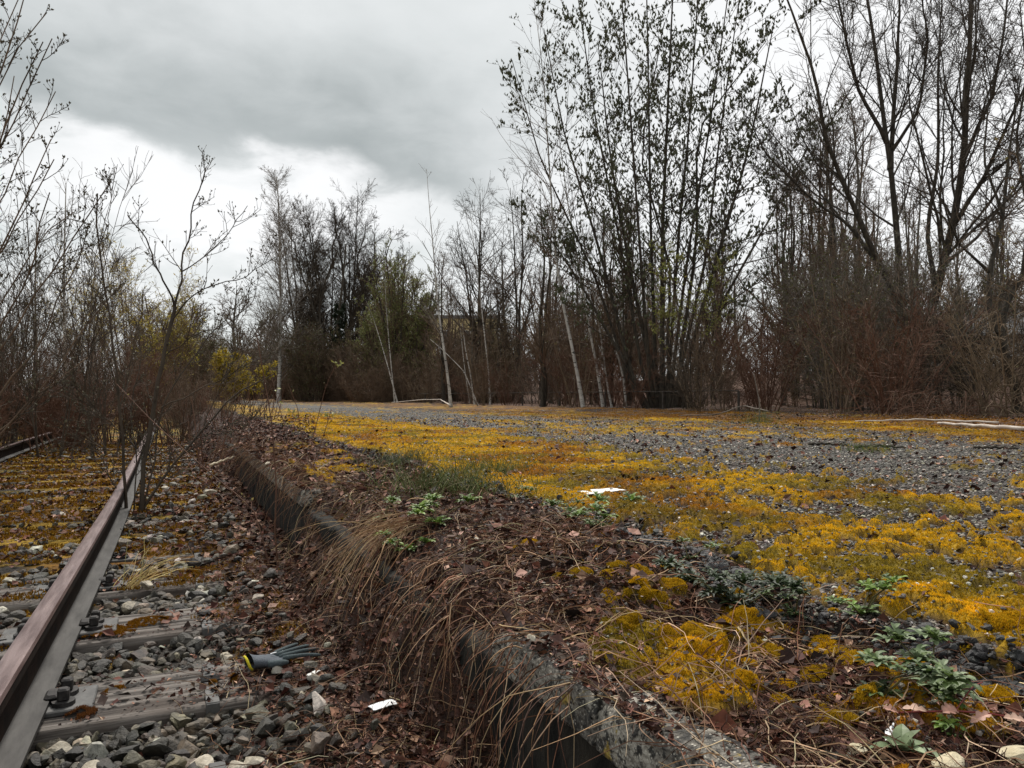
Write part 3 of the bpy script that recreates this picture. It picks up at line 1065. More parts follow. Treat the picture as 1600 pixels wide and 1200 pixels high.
def build_straw():
    r = np.random.default_rng(10)
    mb = MB()
    # combed tufts that hang over the slumped edge
    tufts = [(.76, 2.48, .04, .10, 120, -1, -.45, .38, 0), (.72, 2.32, .025, .05, 50, -1, -.6, .36, 0), (.80, 2.75, .06, .10, 70, -1, -.3, .30, 1),
             (.655, 1.66, .012, .06, 22, -.9, -.2, .34, 2), (.65, 1.38, .012, .05, 18, -.8, -.3, .30, 2), (.66, 1.90, .015, .05, 24, -1, -.3, .30, 2), (.66, 1.25, .012, .03, 12, -.9, -.3, .30, 2),
             (.98, 1.72, .08, .05, 80, -.9, .15, .28, 2), (.92, 1.95, .10, .06, 80, -1, .25, .28, 2), (1.08, 2.05, .08, .08, 60, -.9, .1, .26, 2),
             (.95, 3.3, .15, .25, 150, -.9, -.2, .30, 1), (.80, 3.6, .10, .4, 110, -1, -.2, .28, 1), (1.1, 4.2, .3, .8, 300, -.6, -.5, .3, 1),
             (.85, 5.5, .2, .9, 260, -1, -.2, .36, 1), (.63, 3.6, .02, .28, 130, -1, -.1, .26, 2), (.63, 4.6, .02, .5, 170, -1, -.1, .26, 2), (.63, 5.9, .02, .6, 150, -1, -.1, .30, 2), (1.0, 8, .4, 1.6, 500, -1, -.3, .45, 1), (.93, 1.04, .03, .03, 34, -.5, -.8, .17, 2), (1.05, 1.02, .04, .04, 34, -.45, -.9, .17, 2), (1.12, 1.26, .05, .05, 40, -.3, -.9, .14, 2)]
    # many small tussocks with a direction of their own
    for _ in range(70):
        yy = 1.15 + 6.5 * r.random() ** 1.5
        xx = .62 + (1.22 - .62) * r.random()
        if slump_w(yy) < .5 and xx < .72: continue
        a = r.normal() * 1.1 + math.pi * 1.08
        tufts.append((xx, yy, .018 + .02 * r.random(), .018 + .02 * r.random(), int(5 + 20 * r.random()), cos(a), sin(a), .10 + .18 * r.random(), 2))
    for cx, cy_, sx, sy, n, dx, dy, L, pk in tufts:
        x = cx + sx * r.normal(size=n); y = cy_ + sy * r.normal(size=n)
        x = np.maximum(x, .60 if pk < 2 else .5)
        z = ground_z(x, y) + .004
        d = np.stack([dx + .35 * r.normal(size=n), dy + .35 * r.normal(size=n), .35 * r.random(n) + .05], -1)
        Ls = L * (.45 + .8 * r.random(n))
        Ls = Ls * (.72 if pk == 2 else 1)
        pts, rad = strands(np.stack([x, y, z], -1), d, Ls, .0006 + .0016 * r.random(n) ** 2, 11, r, .13 if pk == 0 else .27, .13 if pk == 0 else .25)
        add_strands(mb, pts, rad, palette(n, [(.34, .20, .11), (.40, .26, .14), (.26, .13, .065), (.48, .34, .19)] if pk == 0 else (STRAW if r.random() < .5 else STRAW[:6]), .35, r))
    # roots and stalks that hang in front of the concrete face
    n = 130
    y = np.where(r.random(n) < .75, .95 + .9 * r.random(n), 2.9 + 3.5 * r.random(n))
    p = np.stack([np.full(n, .545) + .012 * r.normal(size=n), y, .30 + .05 * r.random(n)], -1)
    d = np.stack([-.45 - .5 * r.random(n), .6 * r.normal(size=n), -.2 + .5 * r.normal(size=n)], -1)
    pts, rad = strands(p, d, .10 + .24 * r.random(n), .0007 + .0008 * r.random(n), 10, r, .30, .16)
    add_strands(mb, pts, rad, palette(n, STRAW[:6], .4, r))
    # loose stalks lying about
    x, y = wedge(9000, .8, 14, 3, 60, .9)
    u = x - asphalt_edge(y)
    p = np.where((x > .5) & (u < 0), .55, .012) * np.where(x < .5, .35, 1) + .25 * sst(x, 8.5, 10)
    s = r.random(len(x)) < p
    x, y = x[s], y[s]; n = len(x)
    a = r.random(n) * 6.283
    d = np.stack([np.cos(a), np.sin(a), .25 + .5 * r.random(n)], -1)
    dd = np.hypot(x, y)
    pts, rad = strands(np.stack([x, y, ground_z(x, y) + .003], -1), d, .04 + .13 * r.random(n) + .006 * dd, .0006 + .0003 * dd * r.random(n) + .0003, 6, r, .16, .22)
    add_strands(mb, pts, rad, palette(n, STRAW, .35, r))
    # beside the track
    n = 1500
    x = .12 + .42 * r.random(n); y = 1.2 * (9 / 1.2) ** r.random(n)
    a = r.random(n) * 6.283
    d = np.stack([np.cos(a), np.sin(a), .1 + .3 * r.random(n)], -1)
    pts, rad = strands(np.stack([x, y, ground_z(x, y) + .004], -1), d, .05 + .16 * r.random(n), .0007 + .0007 * r.random(n), 6, r, .16, .2)
    add_strands(mb, pts, rad, palette(n, STRAW, .35, r))
    # short red-brown stubble that makes the earth rough
    x, y = wedge(110000, .8, 9, 3, 58, 1.0)
    u = x - asphalt_edge(y)
    s = (x > .30) & (u < .0) & (r.random(len(x)) < .8) & (moss_amount(np.maximum(x, .4), y) < .4)
    s &= ~((x < .64) & (x > .5) & (slump_w(y) < .5))
    x, y = x[s], y[s]; n = len(x)
    a = r.random(n) * 6.283
    d = np.stack([np.cos(a), np.sin(a), .5 + .8 * r.random(n)], -1)
    pts, rad = strands(np.stack([x, y, ground_z(x, y) - .001], -1), d, .010 + .022 * r.random(n), .0008 + .0006 * r.random(n) + .0002 * np.hypot(x, y), 4, r, .25, .3, hug=False)
    add_strands(mb, pts, rad, palette(n, [(.10, .040, .024), (.070, .028, .018), (.14, .062, .035), (.05, .022, .016), (.085, .055, .022)], .35, r))
    o = mb.build('dry_grass', M_STRAW)
    tag(o, 'dry straw coloured grass hanging over the platform edge', 'dry grass', kind='stuff')


build_straw()


# ------------------------------------------------------------------ concrete platform edge
def concrete_mat():
    m = bpy.data.materials.new('old_concrete'); m.use_nodes = True
    t = NT(m.node_tree)
    out = t.n('ShaderNodeOutputMaterial'); b = t.n('ShaderNodeBsdfPrincipled', i_Roughness=0.9)
    tc = t.n('ShaderNodeTexCoord')
    n1 = t.n('ShaderNodeTexNoise', i_Scale=9.0, i_Detail=9.0, i_Roughness=0.7); t.l(tc.outputs['Object'], n1.inputs['Vector'])
    n2 = t.n('ShaderNodeTexNoise', i_Scale=70.0, i_Detail=4.0, i_Roughness=0.7); t.l(tc.outputs['Object'], n2.inputs['Vector'])
    vo = t.n('ShaderNodeTexVoronoi', i_Scale=130.0); t.l(tc.outputs['Object'], vo.inputs['Vector'])
    c = t.ramp(n1.outputs[0], [(.36, (.050, .046, .040)), (.5, (.21, .19, .16)), (.64, (.42, .39, .33))])
    c = t.mix(t.smooth(n2.outputs[0], .47, .58), c, (.030, .028, .025))
    c = t.mix(t.m('MULTIPLY', t.smooth(vo.outputs[0], .28, .1), .75), c, (.58, .55, .47))
    n3 = t.n('ShaderNodeTexNoise', i_Scale=14.0, i_Detail=6.0, i_Roughness=0.7); t.l(tc.outputs['Object'], n3.inputs['Vector'])
    c = t.mix(t.smooth(n3.outputs[0], .60, .66), c, (.30, .21, .04))
    t.l(c, b.inputs['Base Color'])
    ad = t.m('ADD', n2.outputs[0], t.m('MULTIPLY', vo.outputs[0], .8))
    bp = t.n('ShaderNodeBump', i_Distance=0.006); t.l(ad, bp.inputs['Height']); t.l(bp.outputs[0], b.inputs['Normal'])
    t.l(b.outputs[0], out.inputs[0])
    return m


M_CONC = concrete_mat()
M_WALL = mat('dark_concrete', (.006, .006, .005), (.050, .042, .032), 16, 0.95, 0.014, bscale=55, stretch=(1, 1, .35), lo=.42, hi=.74, detail=9)  # near-black mottled colour for the wall face under the coping


def build_edge():
    root = thing('platform_edge', 'weathered concrete platform edge wall with broken coping slabs beside the track', 'platform edge', (0, 0, 0))

    def slab(y0, y1, name, m, x0, x1, z0, z1, amp, seed, step=.012):
        ny = max(4, int((y1 - y0) / step)); Y = np.linspace(y0, y1, ny)
        prof = []
        b = .012
        nt = 14
        for x in np.linspace(x0 + b, x1 - b, nt): prof.append((x, z1))
        prof.append((x1 - .3 * b, z1 - .3 * b))
        for z in np.linspace(z1 - b, z0, 6): prof.append((x1, z))
        for z in np.linspace(z0, z1 - b, 14): prof.append((x0, z))
        prof.append((x0 + .3 * b, z1 - .3 * b))
        prof = np.array(prof); n = len(prof)
        V = np.concatenate([np.stack([prof[:, 0], np.full(n, y), prof[:, 1]], -1) for y in Y])
        f = fbm(V[:, 1] * 18 + V[:, 0] * 9, V[:, 2] * 18 + V[:, 0] * 13, 4, seed, .6) - .5
        f2 = fbm(V[:, 1] * 5, V[:, 2] * 5 + V[:, 0] * 5, 3, seed + 9) - .5
        edge = np.exp(-((V[:, 0] - x0) / .03) ** 2) * np.exp(-((V[:, 2] - z1) / .03) ** 2)
        V[:, 0] += amp * (f + f2) * .6 + edge * (.018 * (f2 + .25) + .012 * f)
        V[:, 2] += amp * f * (V[:, 2] > z1 - .02) - edge * (.02 * np.maximum(f2 + .12, 0) + .012 * np.abs(f))
        endw = np.minimum(np.abs(V[:, 1] - y0), np.abs(V[:, 1] - y1))
        V[:, 2] -= .014 * np.exp(-(endw / .012) ** 2) * (V[:, 2] > z1 - .03)
        i = np.arange(ny * n).reshape(ny, n)
        q = np.stack([i[:-1], i[1:], np.roll(i, -1, 1)[1:], np.roll(i, -1, 1)[:-1]], -1).reshape(-1, 4)
        return mesh(name, V, [q, np.array([list(range(n)), list(range(ny * n - n, ny * n))[::-1]])], m, root, None, True)
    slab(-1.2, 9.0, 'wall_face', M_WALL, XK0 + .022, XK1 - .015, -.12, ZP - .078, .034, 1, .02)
    for i, (a, b_) in enumerate(((-1.2, -.1), (-.09, .93), (.938, 1.30), (3.52, 4.12), (4.13, 4.72), (4.73, 5.7), (5.71, 6.7))):
        slab(a, b_, 'coping_slab', M_CONC, XK0, XK1, ZP - .075, ZP + .004 * math.sin(i * 2.1), .016, 20 + i)


build_edge()


# ------------------------------------------------------------------ trees
def resample(poly, P):
    poly = np.asarray(poly, float)
    d = np.r_[0, np.cumsum(np.linalg.norm(np.diff(poly, axis=0), axis=1))]
    t = np.linspace(0, d[-1], P)
    # smooth by a dense linear pass and box filter
    dense = np.stack([np.interp(np.linspace(0, d[-1], P * 6), d, poly[:, k]) for k in range(3)], -1)
    ker = np.ones(7) / 7
    pad = np.concatenate([np.repeat(dense[:1], 3, 0), dense, np.repeat(dense[-1:], 3, 0)])
    sm = np.stack([np.convolve(pad[:, k], ker, 'valid') for k in range(3)], -1)
    sm[0] = poly[0]; sm[-1] = poly[-1]
    idx = np.linspace(0, len(sm) - 1, P)
    return np.stack([np.interp(idx, np.arange(len(sm)), sm[:, k]) for k in range(3)], -1)


def grow(p, d, L, r0, r1, P, up, wob, r):
    n = len(p)
    pts = np.empty((n, P, 3)); pts[:, 0] = p
    d = nrm(d)
    for k in range(1, P):
        d = d + r.normal(size=(n, 3)) * wob
        d[:, 2] += up
        d = nrm(d)
        pts[:, k] = pts[:, k - 1] + d * (L / (P - 1))[:, None]
    rad = r0[:, None] + (r1 - r0)[:, None] * np.linspace(0, 1, P)[None]
    return pts, rad


def kids(lev, sp, r):
    pts, rad, L = lev
    N, P0 = pts.shape[:2]
    lam = np.full(N, float(sp['n'])) if not sp.get('per_m') else sp['n'] * L
    cnt = r.poisson(lam)
    idx = np.repeat(np.arange(N), cnt)
    M = len(idx)
    t = sp.get('t0', .2) + (sp.get('t1', 1.0) - sp.get('t0', .2)) * r.random(M) ** sp.get('tp', 1.0)
    f = np.clip(t * (P0 - 1), 0, P0 - 1.001); i = f.astype(int); w = (f - i)[:, None]
    p = pts[idx, i] * (1 - w) + pts[idx, i + 1] * w
    rr = rad[idx, i] * (1 - w[:, 0]) + rad[idx, i + 1] * w[:, 0]
    tg = nrm(pts[idx, i + 1] - pts[idx, i])
    v = r.normal(size=(M, 3)); v[:, 2] += sp.get('upbias', 0)
    v = nrm(v - (v * tg).sum(1, keepdims=True) * tg)
    a = np.radians(sp['a'] + sp.get('asd', 10) * r.normal(size=M))[:, None]
    d = tg * np.cos(a) + v * np.sin(a)
    taper = 1 - sp.get('tap', .6) * (t - sp.get('t0', .2)) / max(1e-6, sp.get('t1', 1.0) - sp.get('t0', .2))
    Lc = (L[idx] * sp['lr'] if 'lr' in sp else np.full(M, sp['len'])) * taper * (.55 + .75 * r.random(M))
    r0 = np.maximum(np.minimum(rr * sp.get('rr', .6), Lc * sp.get('thick', .02)), sp['rmin'])
    r1 = np.maximum(r0 * .3, sp['rmin'] * .6)
    pt, rd = grow(p, d, Lc, r0, r1, sp.get('P', 5), sp.get('up', .05), sp.get('wob', .1), r)
    return pt, rd, Lc


def leaf_set(mb, lev, sp, r):
    pts, rad, L = lev
    N, P0 = pts.shape[:2]
    cnt = r.poisson(sp['n'], N); idx = np.repeat(np.arange(N), cnt); M = len(idx)
    if M == 0:
        return
    t = sp.get('t0', .2) + (1 - sp.get('t0', .2)) * r.random(M)
    f = np.clip(t * (P0 - 1), 0, P0 - 1.001); i = f.astype(int); w = (f - i)[:, None]
    p = pts[idx, i] * (1 - w) + pts[idx, i + 1] * w
    s = sp['size'] * (.4 + 1.0 * r.random(M))
    c = palette(M, sp['cols'], .3, r)
    if sp['kind'] == 'catkin':
        d = nrm(np.stack([r.normal(size=M) * .5, r.normal(size=M) * .5, np.full(M, sp.get('dz', 1.0))], -1))
        e1 = nrm(np.cross(d, r.normal(size=(M, 3)))); e2 = np.cross(d, e1)
        wd = sp.get('w', .28)
        V = np.stack([p, p + d * s[:, None] * .4 + e1 * s[:, None] * wd, p + d * s[:, None] * .4 - e1 * s[:, None] * wd * .5 + e2 * s[:, None] * wd * .87,
                      p + d * s[:, None] * .4 - e1 * s[:, None] * wd * .5 - e2 * s[:, None] * wd * .87, p + d * s[:, None]], 1)
        F = np.array([(0, 2, 1), (0, 3, 2), (0, 1, 3), (1, 2, 4), (2, 3, 4), (3, 1, 4)])
    else:
        d = nrm(r.normal(size=(M, 3)) + np.array((0, 0, sp.get('dz', .4))))
        e1 = nrm(np.cross(d, r.normal(size=(M, 3)))); e2 = np.cross(d, e1)
        wd = sp.get('w', .3)
        V = np.stack([p, p + d * s[:, None] * .5 + e1 * s[:, None] * wd + e2 * s[:, None] * .08, p + d * s[:, None], p + d * s[:, None] * .5 - e1 * s[:, None] * wd + e2 * s[:, None] * .08], 1)
        F = np.array([(0, 1, 2), (0, 2, 3)])
    k = V.shape[1]
    mb.add(V.reshape(-1, 3), (F[None] + (np.arange(M) * k)[:, None, None]).reshape(-1, F.shape[1]), np.repeat(c, k, 0))


def tree(name, label, cat, base, stems, levels, bark, twig, split=1, group=None, leaves=(), seed=1, sides=(8, 5, 4, 3, 3), names=('trunk', 'crown'), P0=12, leafname='catkins', leafmat=None, jit=.0):
    """stems: list of (points relative to the base, radius at foot, radius at tip)"""
    r = np.random.default_rng(seed)
    root = thing(name, label, cat, base, group=group)
    pts = np.stack([resample(s[0], P0) for s in stems])
    if jit:
        j = r.normal(size=pts.shape) * jit; j[:, 0] = 0; pts = pts + j
    tt = np.linspace(0, 1, P0)
    rad = np.stack([s[1] + (s[2] - s[1]) * tt ** .8 for s in stems])
    rad[:, 0] *= 1.25
    L = np.linalg.norm(np.diff(pts, axis=1), axis=2).sum(1)
    levs = [(pts, rad, L)]
    for sp in levels:
        src = levs[sp.get('src', len(levs) - 1)]
        if sp.get('src') == 'all':
            src = levs[-1]
        levs.append(kids(src, sp, r))
    a, b = MB(), MB()
    for i, lv in enumerate(levs):
        V, q = tubes(lv[0], lv[1], sides[min(i, len(sides) - 1)])
        (a if i < split else b).add(V, q)
    a.build(names[0], bark, root, True)
    if b.n:
        b.build(names[1], twig, root, False)
    lm = MB()
    for sp in leaves:
        leaf_set(lm, levs[sp.get('lev', -1)], sp, r)
    if lm.n:
        lm.build(leafname, leafmat or M_LEAF, root)
    return root


def rel(polys, base):
    return [(np.array(p) - np.array(base), a, b) for p, a, b in polys]


def px_poly(pts, d, base=None, dd=0.0):
    """a limb drawn as pixel positions at depth d, its tip dd metres deeper"""
    n = len(pts)
    return np.array([P3(x, y, d + dd * (i / max(1, n - 1)) ** 1.2) for i, (x, y) in enumerate(pts)])


class Limbs:
    """limbs drawn at a depth; each new limb starts on the nearest point of those already there"""
    def __init__(s, D):
        s.D = D; s.px = []; s.pt = []

    def add(s, pts, dd=0.0, root=False):
        P = np.array(pts, float); n = len(P); d0 = s.D; start = None
        if s.px and not root:
            A = np.concatenate(s.px); k = int(((A[:, :2] - P[0]) ** 2).sum(1).argmin())
            d0 = A[k, 2]; start = np.concatenate(s.pt)[k]
        dep = d0 + dd * (np.arange(n) / max(1, n - 1)) ** 1.2
        W3 = np.array([P3(x, y, d) for (x, y), d in zip(P, dep)])
        if start is not None:
            W3[0] = start
        # what the smoothed limb will really pass through
        S3 = resample(W3, 40)
        u = S3[:, 0] * CY - S3[:, 1] * SY; d = S3[:, 0] * SY + S3[:, 1] * CY
        s.px.append(np.stack([800 + F_PX * u / d, HY - (S3[:, 2] - CAM_H) / d * F_PX, d], -1)); s.pt.append(S3)
        return W3


def fan(n, h, spread, r, rad0=.03, rad1=.006, foot=.25, curve=.5, lean=(0, 0)):
    out = []
    for k in range(n):
        a = r.random() * 6.283; s = spread * math.sqrt(r.random()); hh = h * (.65 + .4 * r.random())
        f = foot * r.random()
        P = []
        for t in np.linspace(0, 1, 6):
            q = s * t ** (1 + curve * r.random())
            P.append((cos(a) * (f + q) + lean[0] * t, sin(a) * (f + q) + lean[1] * t, hh * t - .05))
        out.append((np.array(P), rad0 * (.6 + .6 * r.random()), rad1))
    return out


def gz(x, y):
    return float(ground_z(np.array([x]), np.array([y]))[0])


# ---- the willow clump on the far side of the platform
def trees_right():
    r = np.random.default_rng(31)
    D = 22.5
    base = P3(1045, 641, D); base[2] = .36
    tips = [((985, 600), (930, 430), (845, 250), (800, 90)), ((990, 600), (940, 400), (880, 200), (850, 40)), ((1005, 590), (970, 380), (930, 180), (900, -40)), ((1015, 590), (1000, 380), (985, 160), (965, -120)),
            ((1025, 590), (1018, 380), (1015, 160), (1010, -160)), ((1035, 590), (1035, 380), (1045, 160), (1060, -150)), ((1045, 590), (1060, 380), (1080, 180), (1100, -120)), ((1050, 590), (1075, 400), (1110, 200), (1150, -80)),
            ((1060, 590), (1105, 400), (1125, 220), (1160, -20)), ((1065, 600), (1110, 440), (1170, 240), (1215, 20)), ((1070, 600), (1130, 470), (1210, 330), (1290, 180)), ((1000, 610), (950, 520), (900, 430), (830, 330)),
            ((1020, 590), (985, 420), (955, 250), (935, 60)), ((1040, 590), (1050, 420), (1000, 240), (1040, 30)), ((1058, 590), (1090, 380), (1090, 200), (1200, 60))]
    polys = []
    for k, tp in enumerate(tips):
        foot = (1010 + k * 5.0, 640)
        pl = px_poly([foot] + list(tp), D, dd=r.uniform(-2.5, 2.5)); pl[0, 2] = .33
        polys.append((pl, .058 + .03 * r.random(), .012))
    levels = [dict(n=22, t0=.22, t1=.98, a=44, asd=13, lr=.27, rr=.45, P=7, up=.045, wob=.10, rmin=.007, tap=.55, thick=.010),
              dict(n=9, t0=.12, t1=1.0, a=46, asd=15, lr=.36, rr=.6, P=4, up=.07, wob=.12, rmin=.0045, tap=.4)]
    tree('willow', 'tall many stemmed willow clump full of dark catkins in the middle of the wood edge', 'tree', base, rel(polys, base), levels, M_BARK, M_TWIG_DARK, 1, None,
         [dict(kind='catkin', n=5.6, size=.115, w=.23, cols=[(.85, .95, .7), (1.1, 1.1, .8), (.7, .8, .55)], t0=.25, dz=1.3), dict(kind='catkin', lev=1, n=5, size=.15, w=.20, cols=[(.9, 1, .7)], t0=.3)], 41, (7, 4, 3, 3), leafmat=M_CATKIN)

    # young green leaves on a bush in front of the willow
    b = P3(1082, 640, 20.6); b[2] = .33
    st = fan(7, 5.2, 1.1, r, .02, .006)
    tree('budding_bush', 'slender bush with fresh yellow green leaves in front of the willow clump', 'bush', b, st,
         [dict(n=12, t0=.45, a=38, lr=.28, rr=.5, P=5, up=.05, wob=.12, rmin=.005), dict(n=5, a=40, lr=.45, P=4, up=.03, wob=.12, rmin=.004)], M_BARK, M_TWIG, 1, None,
         [dict(kind='leaf', n=7, size=.07, w=.26, cols=[(.24, .25, .055), (.16, .17, .04), (.30, .29, .08)], t0=.3)], 42, (5, 3, 3), ('stem', 'crown'), leafname='foliage')

    # the big bare tree at the right
    D = 19.0
    base = P3(1425, 655, D); base[2] = .25
    L = []

    LB = Limbs(D)

    def add(pts, r0, r1, dd=0.0):
        pl = LB.add(pts, dd, pts[0][1] > 640)
        if pts[0][1] > 640: pl[0, 2] = .2
        L.append((pl, r0 * .70, r1 * .65))
    add([(1425, 655), (1440, 560), (1465, 450), (1490, 360), (1508, 260), (1517, 130), (1525, -20), (1530, -170)], .21, .04, -1)
    add([(1412, 655), (1408, 560), (1408, 450), (1402, 330), (1390, 230), (1378, 130), (1360, -10), (1330, -160)], .17, .03, 1.5)
    add([(1402, 470), (1370, 400), (1330, 310), (1295, 220), (1275, 110), (1225, -30)], .13, .03, -1.5)
    add([(1396, 260), (1400, 180), (1408, 60), (1415, -90)], .10, .03, 1)
    add([(1388, 220), (1345, 140), (1320, 30), (1300, -90)], .085, .025, -1)
    add([(1395, 430), (1330, 350), (1270, 310), (1200, 240), (1170, 180)], .08, .02, 2)
    add([(1408, 240), (1440, 170), (1455, 60), (1440, -60)], .07, .02, -2)
    add([(1465, 450), (1450, 360), (1470, 250), (1470, 120), (1480, -40)], .09, .025, 2)
    add([(1490, 350), (1540, 280), (1580, 190), (1640, 60)], .09, .025, -2)
    add([(1510, 240), (1555, 150), (1575, 40), (1590, -80)], .08, .025, 1.5)
    add([(1472, 420), (1530, 370), (1600, 280), (1680, 200)], .07, .02, 2)
    levels = [dict(n=20, t0=.20, t1=1, a=34, asd=11, lr=.38, rr=.40, P=9, up=.085, wob=.09, rmin=.009, tap=.5, thick=.014),
              dict(n=9, t0=.10, t1=1, a=42, asd=14, lr=.42, rr=.55, P=7, up=.05, wob=.11, rmin=.007, tap=.45),
              dict(n=7, t0=.1, t1=1, a=44, asd=14, lr=.5, rr=.7, P=5, up=.05, wob=.12, rmin=.005, tap=.4)]
    tree('bare_tree', 'biggest bare tree with two thick forked trunks at the right of the wood', 'tree', base, rel(L, base), levels, M_BARK, M_TWIG_DARK, 2, None, (), 43, (9, 5, 3, 3, 3), P0=14, jit=.008)

    # crooked dark tree at the right margin
    D = 16.0
    base = P3(1592, 660, D); base[2] = .25
    L = []; LB = Limbs(D)
    add([(1592, 655), (1585, 600), (1562, 520), (1575, 470), (1600, 430), (1640, 380)], .17, .05, 0)
    add([(1566, 520), (1545, 490), (1548, 420), (1570, 340), (1580, 240), (1600, 120)], .10, .02, 1)
    add([(1548, 430), (1500, 380), (1480, 330), (1470, 260)], .05, .015, -1)
    add([(1600, 430), (1610, 330), (1590, 220), (1610, 120), (1600, 0)], .07, .015, -1)
    add([(1580, 580), (1540, 560), (1500, 540), (1450, 500)], .05, .012, 1)
    add([(1575, 330), (1540, 250), (1550, 150), (1530, 60)], .05, .012, 1)
    tree('crooked_tree', 'dark crooked tree cut off by the right edge of the picture', 'tree', base, rel(L, base),
         [dict(n=14, t0=.2, a=50, asd=15, lr=.34, rr=.5, P=6, up=.0, wob=.18, rmin=.009, thick=.014), dict(n=7, a=48, lr=.45, P=5, up=.0, wob=.16, rmin=.006), dict(n=4, a=45, lr=.5, P=4, up=.0, wob=.15, rmin=.0045)],
         M_BARK, M_TWIG_DARK, 1, None, (), 44, (8, 4, 3, 3))

    # white birches along the platform back
    def birch(pts, d, r0, label, n1=14, seed=1, ln=.18, top=.008, tw=M_TWIG, t0=.35, droop=-.02, lv=2, dens=6, side=0, group=None):
        r0 = r0 * .72
        b = P3(*pts[0], d); pl = px_poly(pts, d, dd=.4); pl[0, 2] = .30; b[2] = .30
        levels = [dict(n=n1, t0=t0, t1=1, a=40, asd=10, lr=ln, rr=.45, P=6, up=.02, wob=.08, rmin=.006, tap=.7, thick=.010)]
        if lv > 1:
            levels.append(dict(n=dens, t0=.15, t1=1, a=38, lr=.42, P=5, up=droop, wob=.09, rmin=.004))
        return tree('birch', label, 'birch tree', b, rel([(pl, r0, top)], b), levels, M_BIRCH, tw, 1, group, (), seed, (7, 4, 3))
    birch([(912, 643), (898, 560), (880, 480), (866, 380), (858, 250), (850, 120), (838, 20)], 23, .085, 'tall white birch with fine drooping twigs, left of the willow clump', 34, 51, .24, t0=.3, dens=9, droop=-.05)
    birch([(943, 640), (932, 570), (922, 520), (905, 420), (885, 300), (870, 180)], 24, .07, 'leaning white birch stem between the tall birch and the willow', 20, 52, .2, t0=.4)
    birch([(957, 640), (948, 600), (942, 545), (925, 440), (905, 330)], 24.5, .05, 'thin white birch stem just right of the leaning birch', 14, 53, .2, t0=.4)
    birch([(978, 642), (976, 600), (968, 565), (948, 480), (930, 380)], 23.5, .055, 'short bright white birch stem touching the left of the willow', 14, 54, .2, t0=.45)
    birch([(705, 638), (700, 590), (691, 530), (683, 470), (677, 390), (670, 320), (666, 262)], 28, .085, 'slim lone birch with white foot beside the fallen birch branch', 30, 55, .17, .006, M_TWIG_GREY, .28, .02, 2, 3)
    birch([(742, 634), (735, 585), (727, 545), (722, 505)], 32, .05, 'broken thin birch stem right of the lone birch', 2, 56, .2, .012)
    birch([(748, 634), (725, 580), (690, 545), (672, 530)], 32, .045, 'birch stem leaning far to the left behind the lone birch', 2, 57, .2, .01)
    birch([(766, 634), (764, 590), (759, 540), (752, 480), (742, 400), (735, 330)], 33, .06, 'upright thin birch right of the broken birch stem', 22, 58, .18)
    birch([(622, 627), (608, 580), (598, 545), (584, 500), (572, 470)], 40, .06, 'birch stem leaning left in front of the green budding trees', 6, 59, .15)
    birch([(617, 627), (612, 580), (608, 540), (603, 480), (600, 420)], 41, .055, 'upright birch stem in front of the green budding trees', 14, 60, .17)
    birch([(735, 634), (728, 590), (724, 560), (718, 500)], 34, .035, 'thinnest pale birch sapling behind the lone birch', 3, 61, .2, .008)

    # bare trees of middle size behind
    def bare(px, d, h, seed, label, w=1.0, stems=1, bark=M_BARK, tw=M_TWIG_DARK, zb=.1, lean=0, group=None, dens=1.0, r0=.12):
        rr_ = np.random.default_rng(seed)
        b = P3(px, 640, d); b[2] = zb
        st = []
        for k in range(stems):
            a = rr_.random() * 6.28; s = w * (.05 + .12 * k)
            P = [(0, 0, -.1)]
            for t in np.linspace(.15, 1, 7):
                P.append((cos(a) * s * h * .3 * t + lean * t + rr_.normal() * .08, sin(a) * s * h * .3 * t + rr_.normal() * .08, h * t * (1 - .07 * k)))
            st.append((np.array(P), r0 * (1 - .15 * k), .015))
        return tree('bare_tree', label, 'tree', b, st,
                    [dict(n=22 * dens, t0=.15, t1=1, a=42, asd=13, lr=.38 * w, rr=.5, P=7, up=.08, wob=.10, rmin=.010, tap=.7, thick=.014),
                     dict(n=9, t0=.12, a=44, asd=14, lr=.42, rr=.6, P=5, up=.04, wob=.14, rmin=.0075), dict(n=5, t0=.15, a=44, lr=.5, P=4, up=.02, wob=.13, rmin=.0055)],
                    bark, tw, 1, group, (), seed, (7, 4, 3, 3))
    bare(752, 42, 12.2, 71, 'bare dark tree with three upright stems above the thin birches', 1.25, 3, r0=.15)
    bare(812, 40, 12.6, 72, 'bare dark tree between the tall birch and the upright stems', 1.1, 2)
    protos = [bare(1240, 27, 9.0, 73, 'x', .9, 2, M_BARK, M_TWIG), bare(1310, 30, 8.2, 74, 'x', .9, 1, M_BARK_GREY, M_TWIG), bare(860, 36, 9.5, 75, 'x', .9, 2, M_BARK_GREY, M_TWIG)]
    g = 'bare trees inside the wood behind the platform'
    lab = 'thin bare brown tree standing inside the wood behind the platform'
    for p in protos:
        p['label'] = lab; p['group'] = g
    for k in range(99):
        px = r.uniform(690, 1800) if k < 85 else r.uniform(1060, 1400); d = r.uniform(24.5, 46) if k < 85 else r.uniform(25, 34)
        if px < 840: d += 10
        if 1125 < px < 1215: continue
        q = P3(px, 640, d)
        dup(protos[k % 3], (q[0], q[1], .1), r.random() * 6.28, (r.uniform(.62, 1.05) if k < 85 else r.uniform(.95, 1.3)) * (1.0 if px > 900 else .92), lab, g)

